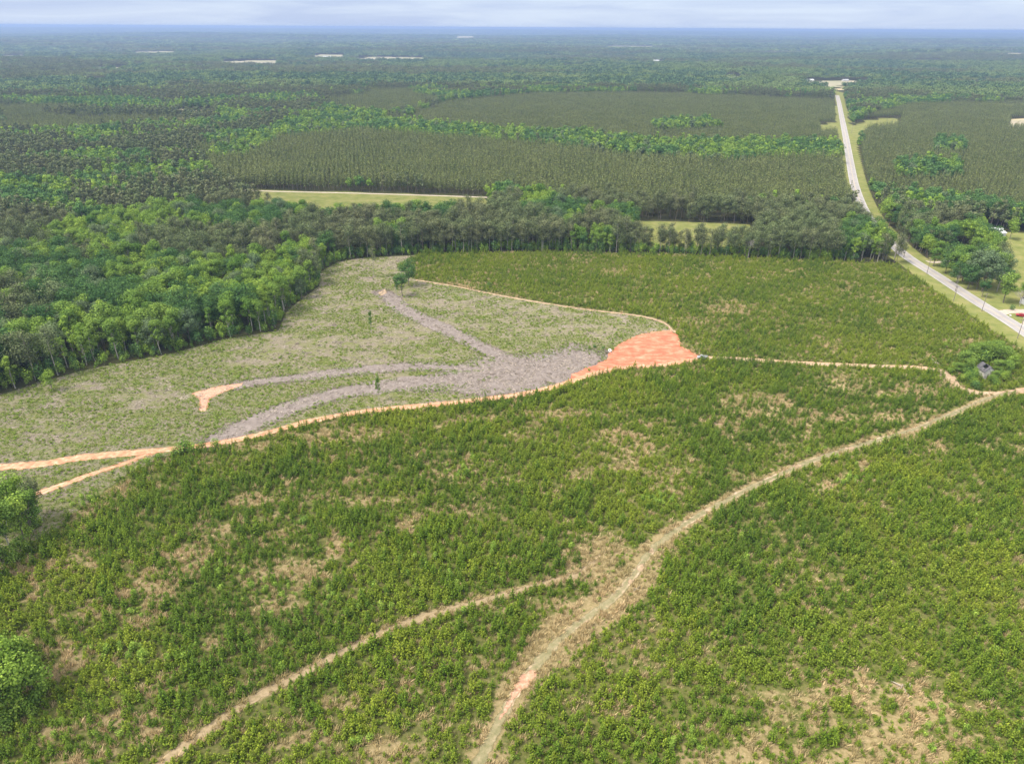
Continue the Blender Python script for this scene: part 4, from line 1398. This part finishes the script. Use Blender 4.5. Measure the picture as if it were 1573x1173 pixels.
tree_at(628, 439, 'hw', 2, 16, 'dark round-headed tree alone on the clearing crest', w=.80)
tree_at(618, 455, 'hw', 6, 14, 'smaller of the two trees on the clearing crest', w=.85)
tree_at(609, 456, 'hw', 7, 11, 'thin pale sapling tree beside the clearing crest pair', w=.5)
tree_at(571, 512, 'hw', 7, 13, 'sparse thin tree alone in the middle of the clearing', w=.38)
tree_at(582, 616, 'hw', 7, 12, 'thin half-bare tree near the orange track', w=.42)
tree_at(80, 600, 'hw', 3, 10, 'small pale yellowish tree in front of the wood', w=.55)
tree_at(575, 426, 'op', 2, 22, 'tall bare-stemmed pine standing before the wood edge', w=.6)
for a, b, v, H in ((-18, 885, 0, 19), (2, 862, 3, 18), (20, 850, 5, 19), (38, 834, 3, 17), (8, 822, 1, 17), (-12, 812, 0, 19), (28, 806, 3, 18), (46, 796, 1, 16), (60, 800, 7, 15), (52, 818, 0, 15)):
    tree_at(a, b, 'hw', v, H, f"{HW[v]['look']} tree of the left clump", 'trees of the clump at the left edge', w=.8)
for a, b, H in ((56, 806, 14), (66, 800, 15)):
    tree_at(a, b, 'op', 2, H, 'thin see-through pine at the side of the left clump', 'thin pines of the left clump', w=.5)
for a, b, v, H in ((-24, 1128, 1, 17), (-4, 1112, 3, 16), (16, 1100, 1, 15), (38, 1090, 3, 15), (60, 1072, 3, 14), (2, 1076, 1, 18), (30, 1064, 3, 18), (-20, 1070, 3, 18), (54, 1050, 1, 15), (8, 1040, 3, 18), (-22, 1030, 0, 18), (30, 1092, 1, 12)):
    tree_at(a, b, 'hw', v, H, f"{HW[v]['look']} tree of the bright lower clump", 'trees of the bright clump', w=.78)
HS = 1.25
homes = [(1440, 401, 0, 11), (1458, 411, 2, 13), (1467, 417, 0, 13), (1475, 423, 2, 12), (1484, 430, 0, 13), (1492, 437, 2, 13), (1500, 445, 6, 12), (1360, 333, 3, 14), (1371, 341, 2, 15), (1385, 354, 0, 13), (1392, 362, 2, 13), (1397, 371, 0, 12), (1406, 383, 2, 11), (1515, 420, 0, 14), (1505, 412, 2, 13), (1480, 414, 0, 13),
         (1470, 345, 2, 17), (1490, 346, 2, 18), (1510, 347, 6, 17), (1530, 346, 2, 18), (1560, 350, 2, 16), (1450, 342, 2, 16),
         (1356, 340, 3, 15), (1366, 348, 0, 15), (1378, 352, 2, 14), (1392, 350, 0, 15), (1398, 364, 4, 14), (1408, 360, 2, 16), (1402, 380, 6, 13), (1414, 388, 2, 14), (1428, 388, 2, 15), (1442, 389, 6, 14),
         (1456, 386, 2, 15), (1462, 372, 0, 13), (1476, 376, 3, 15), (1488, 380, 3, 16), (1500, 388, 3, 15), (1511, 394, 3, 14), (1496, 402, 0, 13), (1514, 404, 0, 10), (1434, 409, 0, 10), (1446, 406, 3, 8),
         (1452, 420, 2, 11), (1462, 426, 0, 13), (1468, 436, 2, 11), (1478, 432, 0, 14), (1486, 444, 2, 12), (1494, 438, 4, 17), (1469, 401, 0, 9), (1482, 404, 2, 9), (1540, 446, 2, 11), (1508, 448, 4, 18), (1520, 440, 4, 14), (1528, 430, 0, 14), (1537, 428, 4, 13),
         (1508, 457, 6, 9), (1541, 465, 0, 14), (1570, 458, 3, 9), (1551, 368, 3, 13)]
for a, b, v, H in homes:
    tree_at(a, b, 'hw', v, H * HS, f"{HW[v]['look']} tree by the roadside homestead", 'trees round the homestead', w=H / 20 * 1.35)
for a, b in ((1421, 389), (1436, 390), (1448, 390)):
    tree_at(a, b, 'op', 0, 15, 'straight-stemmed pine in the row by the roadside homestead', 'pines by the homestead', w=.6)
for a, b, H in RUIN_TREES:
    tree_at(a, b, 'hw', (0, 3, 0)[int(H * 2) % 3], H, 'low leafy tree crowding round the ruined house', 'low trees round the ruined house', w=H / 20 * 1.3)
shrub(1553, 476, 1, .9, 'dark round shrub on the lawn beside the gravel drive')


def bare_tree(a, b, H, W, label):
    p = G(a, b)
    e = empty('bare_tree', (p[0], p[1], 0))
    tr, cr = MB(), MB()
    tr.tube((0, 0, -.2), (0, 0, H * .5), .02 * H, .012 * H, 6)
    tips = [(np.array([0, 0, H * .45]), .012 * H, 0)]
    while tips:
        c, r0, lv = tips.pop()
        for _ in range(4 if lv < 3 else 3):
            a_ = rng.uniform(0, 6.28); L = H * (.26, .18, .12, .08)[lv]
            d = np.array([math.cos(a_) * W / H, math.sin(a_) * W / H, rng.uniform(.3, 1.0)]); d /= np.linalg.norm(d)
            q = c + d * L * rng.uniform(.7, 1.2)
            cr.tube(c, q, r0, r0 * .55, 3 if lv else 5)
            if lv < 3: tips.append((q, r0 * .55, lv + 1))
    new_obj('trunk', tr.mesh('bare_trunk', [M['dead_wood']]), e)
    new_obj('crown', cr.mesh('bare_crown', [M['dead_wood']]), e)
    return tag(e, label, 'dead tree')


bare_tree(1531, 448, 12, 9, 'pale leafless tree at the edge of the homestead grove')
bare_tree(1566, 470, 9, 9, 'grey leafless tree by the house at the right edge')
bare_tree(1374, 396, 13, 8, 'white-branched leafless tree overhanging the paved road')
bare_tree(1149, 396, 11, 3, 'white dead snag in front of the dark pine belt')

# ------------------------------------------------------------------ utility poles
M['pole'] = solid_mat('weathered_pole_wood', (.22, .19, .16), .9, .2, 3)
M['glass_cap'] = solid_mat('insulator_glaze', (.30, .32, .34), .3, .1, 3)


def pole(a, b, H, label):
    p = G(a, b)
    d = road_c[np.argmin(np.hypot(*(road_c - p).T)) - 1:][:2]
    rz = math.atan2(*(d[1] - d[0])[::-1]) + math.pi / 2
    e = empty('utility_pole', (p[0], p[1], 0), rz)
    m1, m2, m3 = MB(), MB(), MB()
    m1.tube((0, 0, -.3), (0, 0, H), .17, .11, 8)
    new_obj('pole', m1.mesh('pole', [M['pole']]), e)
    m2.box((0, -.16, H - .55), (2.6, .12, .14)); m2.tube((-.6, -.16, H - .6), (0, -.1, H - 1.3), .03, .03, 4); m2.tube((.6, -.16, H - .6), (0, -.1, H - 1.3), .03, .03, 4)
    new_obj('crossarm', m2.mesh('crossarm', [M['pole']]), e)
    for x_ in (-1.15, 0.35, 1.15):
        m3 = MB(); m3.tube((x_, -.16, H - .48), (x_, -.16, H - .22), .06, .04, 6)
        new_obj('insulator', m3.mesh('insulator', [M['glass_cap']]), e)
    return tag(e, label, 'utility pole', 'utility poles along the paved road')


pole(1562.5, 520, 9.5, 'wooden utility pole nearest the right edge beside the road junction')
pole(1508, 478, 9.5, 'wooden utility pole on the verge just before the gravel drive')
pole(1464.5, 462.5, 8.5, 'wooden utility pole on the near verge, set back from the road')
pole(1467, 448, 9, 'wooden utility pole between the drive and the roadside grove')
pole(1423.5, 421, 9, 'wooden utility pole by the narrow farm entrance')
pole(1388, 396, 9, 'wooden utility pole where the road leaves the trees')
pole(1308, 205, 10, 'farthest wooden utility pole, beside the pale grass verge')

# ------------------------------------------------------------------ vehicles
M['red_paint'] = solid_mat('red_car_paint', (.34, .02, .025), .3, .05, 1)
M['silver_paint'] = solid_mat('silver_car_paint', (.33, .34, .34), .3, .05, 1, metal=.3)
M['white_paint'] = solid_mat('white_paint', (.75, .75, .73), .5, .06, 1)
M['car_glass'] = solid_mat('dark_car_glass', (.03, .04, .05), .1, .05, 1)
M['rubber'] = solid_mat('tyre_rubber', (.03, .03, .03), .9, .1, 4)
M['lamp'] = solid_mat('headlight_lens', (.75, .75, .70), .2, .05, 2)


def prism(mb, prof, w, mat=0):
    """Side profile (x, z) extruded across y, as quads between the two sides plus fans."""
    n_ = len(prof); pr = np.array(prof)
    L = np.column_stack([pr[:, 0], np.full(n_, -w / 2), pr[:, 1]]); Q = L.copy(); Q[:, 1] = w / 2
    for i in range(n_):
        j = (i + 1) % n_
        mb.quads(np.array([[L[i], L[j], Q[j], Q[i]]]), mat)
    c = pr.mean(0)
    for i in range(0, n_):
        j = (i + 1) % n_
        for S_, y_ in ((L, -w / 2), (Q, w / 2)):
            cc = np.array([c[0], y_, c[1]])
            mb.quads(np.array([[cc, S_[i], (S_[i] + S_[j]) / 2, S_[j]]]), mat)


def car(name, a, b, rz, paint, label, cat, truck=False):
    p = G(a, b)
    e = empty(name, (p[0], p[1], .09), rz)
    m = MB()
    prism(m, [(-2.2, .35), (-2.25, .75), (-2.15, .98), (-1.3, 1.0), (1.0, 1.0), (2.05, .88), (2.25, .7), (2.2, .35)], 1.76)
    if truck:
        prism(m, [(-.1, 1.0), (.0, 1.62), (.95, 1.62), (1.25, 1.0)], 1.6); m.box((-1.15, -.82, 1.15), (2.0, .08, .3)); m.box((-1.15, .82, 1.15), (2.0, .08, .3)); m.box((-2.14, 0, 1.15), (.08, 1.6, .3))
    else:
        prism(m, [(-1.75, 1.0), (-1.15, 1.42), (.25, 1.44), (.95, 1.0)], 1.5)
    new_obj('body', m.mesh('car_body', [M[paint]]), e)
    g_ = MB()
    if truck:
        prism(g_, [(.05, 1.08), (.08, 1.54), (.88, 1.54), (1.12, 1.08)], 1.62)
    else:
        prism(g_, [(-1.5, 1.06), (-1.08, 1.36), (.18, 1.37), (.72, 1.06)], 1.52); g_.box((.63, 0, 1.22), (.5, 1.3, .05), rz=0)
    new_obj('windows', g_.mesh('car_windows', [M['car_glass']]), e)
    for x_ in (-1.35, 1.4):
        for y_ in (-.82, .82):
            w_ = MB(); w_.tube((x_, y_ - .11, .33), (x_, y_ + .11, .33), .33, .33, 14)
            for yy in (-.115, .115):
                an = np.linspace(0, 2 * math.pi, 15)
                for i in range(0, 14):
                    q = [np.array([x_ + .33 * math.cos(t), y_ + yy, .33 + .33 * math.sin(t)]) for t in (an[i], (an[i] + an[i + 1]) / 2, an[i + 1])]
                    w_.quads(np.array([[np.array([x_, y_ + yy, .33]), q[0], q[1], q[2]]]))
            new_obj('wheel', w_.mesh('car_wheel', [M['rubber']]), e)
    for y_ in (-.62, .62):
        h_ = MB(); h_.box((2.2, y_, .74), (.1, .3, .16)); new_obj('headlight', h_.mesh('headlight', [M['lamp']]), e)
    return tag(e, label, cat)


car('parked_car', 1568, 486, R(155), 'red_paint', 'dark red car parked on the gravel drive by the road', 'car')
car('parked_pickup', 1079, 551, R(175), 'silver_paint', 'silver pickup parked where the red clay pad meets the sandy track', 'pickup', True)

# ------------------------------------------------------------------ buildings
M['board'] = solid_mat('white_boards', (.62, .61, .58), .8, .2, 1.5)
M['old_board'] = solid_mat('weathered_white_boards', (.52, .49, .44), .9, .35, 1.2)
M['tin'] = solid_mat('grey_tin_roof', (.36, .36, .37), .5, .2, .6)
M['pale_tin'] = solid_mat('pale_tin_roof', (.62, .63, .64), .5, .1, .6)
M['old_roof'] = solid_mat('rotten_shingle_roof', (.10, .095, .10), .9, .4, 1.5)
M['brown_roof'] = solid_mat('brown_shingle_roof', (.20, .16, .14), .9, .2, 1.5)
M['interior_shade'] = solid_mat('painted_interior_shade', (.015, .015, .015), .9, .1, 1)
M['rust'] = solid_mat('rusty_tin', (.42, .28, .12), .8, .3, 1)


def gable(mb, L, W, h, rise, mat=0, ov=.4):
    """Roof slabs over a body L (x) by W (y)."""
    for s in (-1, 1):
        a = np.array([[-L / 2 - ov, 0, h + rise], [L / 2 + ov, 0, h + rise], [L / 2 + ov, s * (W / 2 + ov), h - rise * ov / (W / 2)], [-L / 2 - ov, s * (W / 2 + ov), h - rise * ov / (W / 2)]])
        if s > 0: a = a[::-1]
        t = a + np.array([0, 0, .14])
        mb.quads(np.array([a[::-1], t]), mat)
        for i in range(4):
            j = (i + 1) % 4
            mb.quads(np.array([[a[i], a[j], t[j], t[i]]]), mat)


def house(name, p, z, rz, L, W, h, rise, wall, roof, label, cat, windows=True, group=None):
    e = empty(name, (p[0], p[1], z), rz)
    w = MB(); w.box((0, 0, h / 2 - .2), (L, W, h + .4))
    for s in (-1, 1):
        a, b, c = np.array([s * L / 2, -W / 2, h]), np.array([s * L / 2, W / 2, h]), np.array([s * L / 2, 0, h + rise])
        w.quads(np.array([[a, b, (b + c) / 2, c]]))
        w.quads(np.array([[a, (b + c) / 2, c, (a + c) / 2]])) if False else None
        w.quads(np.array([[a, b, c, (a + c) / 2]]))
    new_obj('wall', w.mesh('house_wall', [M[wall]]), e)
    r_ = MB(); gable(r_, L, W, h, rise)
    new_obj('roof', r_.mesh('house_roof', [M[roof]]), e)
    if windows:
        for sy in (-1, 1):
            for i in range(max(2, int(L / 3.5))):
                x_ = -L / 2 + (i + .5) * L / max(2, int(L / 3.5))
                q = MB()
                if i == 1 and sy < 0:
                    q.box((x_, sy * (W / 2 + .02), 1.05), (.95, .08, 2.1)); new_obj('door', q.mesh('door', [M['brown_roof']]), e)
                else:
                    q.box((x_, sy * (W / 2 + .02), 1.5), (1.1, .06, 1.1)); new_obj('window', q.mesh('window', [M['car_glass']]), e)
    return tag(e, label, cat, group)


house('house', G(1592, 468), .02, R(8), 13, 7.5, 2.8, 1.6, 'board', 'tin', 'white house with grey roof at the right edge behind the drive', 'house')
house('farmhouse', G(1474, 394), .02, R(-12), 10, 6.5, 2.6, 1.5, 'board', 'tin', 'low grey-roofed farmhouse almost hidden among the homestead trees', 'house')
house('shed', G(1415, 372), .02, R(20), 8, 5, 4.2, 1.4, 'old_board', 'pale_tin', 'pale-roofed shed glimpsed between trees right of the road', 'shed')
for a, b, L, rz, lb in ((1514, 357, 4, 5, 'small white shed at the far corner of the pasture'), (1529, 357, 7, -10, 'larger white shed beside the pasture'), (1537, 362, 4, 20, 'white cabin nearest the round pasture tree')):
    house('pasture_shed', G(a, b), .02, R(rz), L, 4, 2.3, .9, 'board', 'pale_tin', lb, 'shed', False, 'sheds by the pasture')
far_h = [(1243, 126, 22, 'pale_tin', 'long pale-roofed barn left of the distant farm clearing'), (1298, 126, 16, 'tin', 'grey-roofed house in the distant farm clearing'), (1318, 131, 14, 'pale_tin', 'white house at the right of the distant farm clearing'),
         (1338, 131, 12, 'brown_roof', 'brown-roofed outbuilding right of the distant farm clearing'), (1124, 121, 30, 'pale_tin', 'white-roofed barn alone in far woods left of the road'), (226, 99, 26, 'pale_tin', 'white-roofed barn in far woods on the left'),
         (412, 98, 34, 'pale_tin', 'white barn beside the far pale field'), (503, 86, 40, 'pale_tin', 'white farm building near the horizon fields'), (1006, 93, 36, 'pale_tin', 'small white barn far off near the middle'),
         (146, 127, 24, 'pale_tin', 'low white-roofed barn in the left distance'), (218, 134, 22, 'pale_tin', 'white-roofed shed in the left distance')]
for a, b, L, rf, lb in far_h:
    p = G(a, b)
    house('distant_building', p, float(terr(p[0:1], p[1:2])[0]) + (0 if b > 115 else 4), R(rng.uniform(-25, 25)), L, L * .5, 4.2, 2.6, 'board', rf, lb, 'building', False, 'far-off farm buildings')

# ruined house swallowed by shrubs
p = G(1510, 578)
e = empty('ruined_house', (p[0], p[1], 0), R(6))
w = MB()
W_, D_, h_, r_ = 5.4, 6.5, 3.6, 2.1
e.scale = (.8, .8, .95)
w.box((-1.75, -D_ / 2, h_ / 2), (1.9, .14, h_)); w.box((1.75, -D_ / 2, h_ / 2), (1.9, .14, h_)); w.box((0, -D_ / 2, h_ - .5), (1.58, .14, 1.0))
w.box((-W_ / 2, 0, h_ / 2), (.13, D_ - .2, h_)); w.box((W_ / 2, 0, h_ / 2), (.13, D_ - .2, h_)); w.box((0, D_ / 2, h_ / 2), (W_ - .2, .13, h_))
for y_ in (-D_ / 2, D_ / 2):
    for s in (-1, 1):
        w.quads(np.array([[[0, y_, h_], [s * W_ / 2, y_, h_], [s * W_ / 4, y_, h_ + r_ / 2], [0, y_, h_ + r_ * .75]]]))
new_obj('wall', w.mesh('ruin_wall', [M['old_board']]), e)
rf = MB()
for s in (-1, 1):                                 # slabs with the middle fallen in
    for y0, y1, drop in ((-3.5, -1.9, 0), (.6, 3.5, 0)):
        rf.quads(np.array([[[0, y0, h_ + r_ - drop], [0, y1, h_ + r_ - drop], [s * 3.1, y1, h_ - .3], [s * 3.1, y0, h_ - .3]]]))
    rf.quads(np.array([[[s * 1.6, -1.9, h_ + r_ * .45], [s * 1.6, .6, h_ + r_ * .45], [s * 3.1, .6, h_ - .3], [s * 3.1, -1.9, h_ - .3]]]))
sol = new_obj('roof', rf.mesh('ruin_roof', [M['old_roof']]), e)
md = sol.modifiers.new('thick', 'SOLIDIFY'); md.thickness = .1
for i in range(5):
    q = MB(); s = rng.choice([-1, 1]); y_ = -1.7 + i * .5
    q.tube((0, y_, h_ + r_ + .05), (s * 2.0, y_, h_ + r_ * .35), .07, .07, 4); new_obj('rafter', q.mesh('rafter', [M['dead_wood']]), e)
q = MB(); q.box((W_ / 2 + .12, -1.6, 1.8), (.06, 2.6, 3.2)); new_obj('rusty_panel', q.mesh('rusty_panel', [M['rust']]), e)
q = MB(); q.box((0, -.6, .06), (W_ - .4, D_ - 1.6, .1)); new_obj('shade_black_floor', q.mesh('shade_black_floor', [M['interior_shade']]), e)  # floor coloured near-black to stand in for the shade inside the ruin
tag(e, 'ruined white wooden house with collapsed dark roof among shrubs', 'house')

# ------------------------------------------------------------------ small things
def heap(name, a, b, n_, L, label, cat, mat='dead_wood', r=.14, z=0.0, sp=1.0):
    p = G(a, b); m = MB()
    for _ in range(n_):
        c = np.array([rng.normal(0, sp * .5), rng.normal(0, sp * .35), abs(rng.normal(.2, .2))]); t = rng.uniform(0, 3.14); l_ = L * rng.uniform(.4, 1)
        d = np.array([math.cos(t) * l_ / 2, math.sin(t) * l_ / 2, rng.normal(0, .1) * l_])
        m.tube(c - d, c + d, r, r * .6, 5)
    return tag(new_obj(name, m.mesh(name, [M[mat]]), loc=(p[0], p[1], z + .05)), label, cat)


heap('brush_pile', 1528, 374, 30, 4, 'dark heap of fallen branches on the pasture', 'brush pile', 'bark', .2, sp=4)
heap('log_pile', 1388, 1053, 9, 3.0, 'pale broken logs lying on bare ground at the lower right', 'log pile', 'slash', sp=2)
heap('branch', 1140, 1048, 2, 3.4, 'pale fallen branch lying among the young pines', 'branch', 'slash', .08, sp=.3)
heap('brush_pile', 1432, 556, 16, 3, 'grey brush heap beside the sandy bend', 'brush pile', 'slash', sp=3)
heap('branch', 977, 905, 2, 3.0, 'grey fallen branch by the sandy path', 'branch', 'dead_wood', .08, sp=.3)
heap('brush_pile', 845, 548, 26, 4, 'tangle of grey branches on the mulch', 'brush pile', 'dead_wood', .09, sp=7)
heap('brush_pile', 930, 541, 26, 3, 'dark tangle of branches where mulch meets red clay', 'brush pile', 'bark', .1, sp=3)
# a heavy tyre lying by the clay pad
p = G(936.5, 539.5)
m = MB(); k_ = 18
for i in range(k_):
    for j in range(8):
        def tp(i, j):
            a_, b_ = i / k_ * 2 * math.pi, j / 8 * 2 * math.pi
            return [(.75 + .3 * math.cos(b_)) * math.cos(a_), (.75 + .3 * math.cos(b_)) * math.sin(a_), .3 + .3 * math.sin(b_)]
        m.quads(np.array([[tp(i, j), tp(i + 1, j), tp(i + 1, j + 1), tp(i, j + 1)]]))
o = new_obj('tyre', m.mesh('tyre', [M['white_paint']]), loc=(p[0], p[1], .30)); o.rotation_euler = (R(35), 0, 0); o.scale = (.75, .75, .75)
tag(o, 'pale ring-shaped tyre lying at the edge of the red clay', 'tyre')
# mailbox
p = G(1551, 488)
e = empty('mailbox', (p[0], p[1], 0))
m = MB(); m.box((0, 0, .55), (.12, .12, 1.1)); new_obj('post', m.mesh('mailbox_post', [M['pole']]), e)
m = MB(); m.box((0, 0, 1.28), (.5, .9, .42)); new_obj('box', m.mesh('mailbox_box', [M['white_paint']]), e)
tag(e, 'small white mailbox on a post in the grass by the drive', 'mailbox')

# ------------------------------------------------------------------ the air
m, n, l = mat_new('haze')
pv = N(n, 'ShaderNodeVolumePrincipled')
pv.inputs['Color'].default_value = (.36, .49, .80, 1)
pv.inputs['Density'].default_value = HAZE_D
pv.inputs['Anisotropy'].default_value = .2
out = N(n, 'ShaderNodeOutputMaterial')
l.new(pv.outputs[0], out.inputs['Volume'])
mb = MB()
mb.box((0, 16000, -9), (76000, 56000, 280))
me = mb.mesh('haze', [m])
me.update()
tag(new_obj('haze', me), kind='stuff')
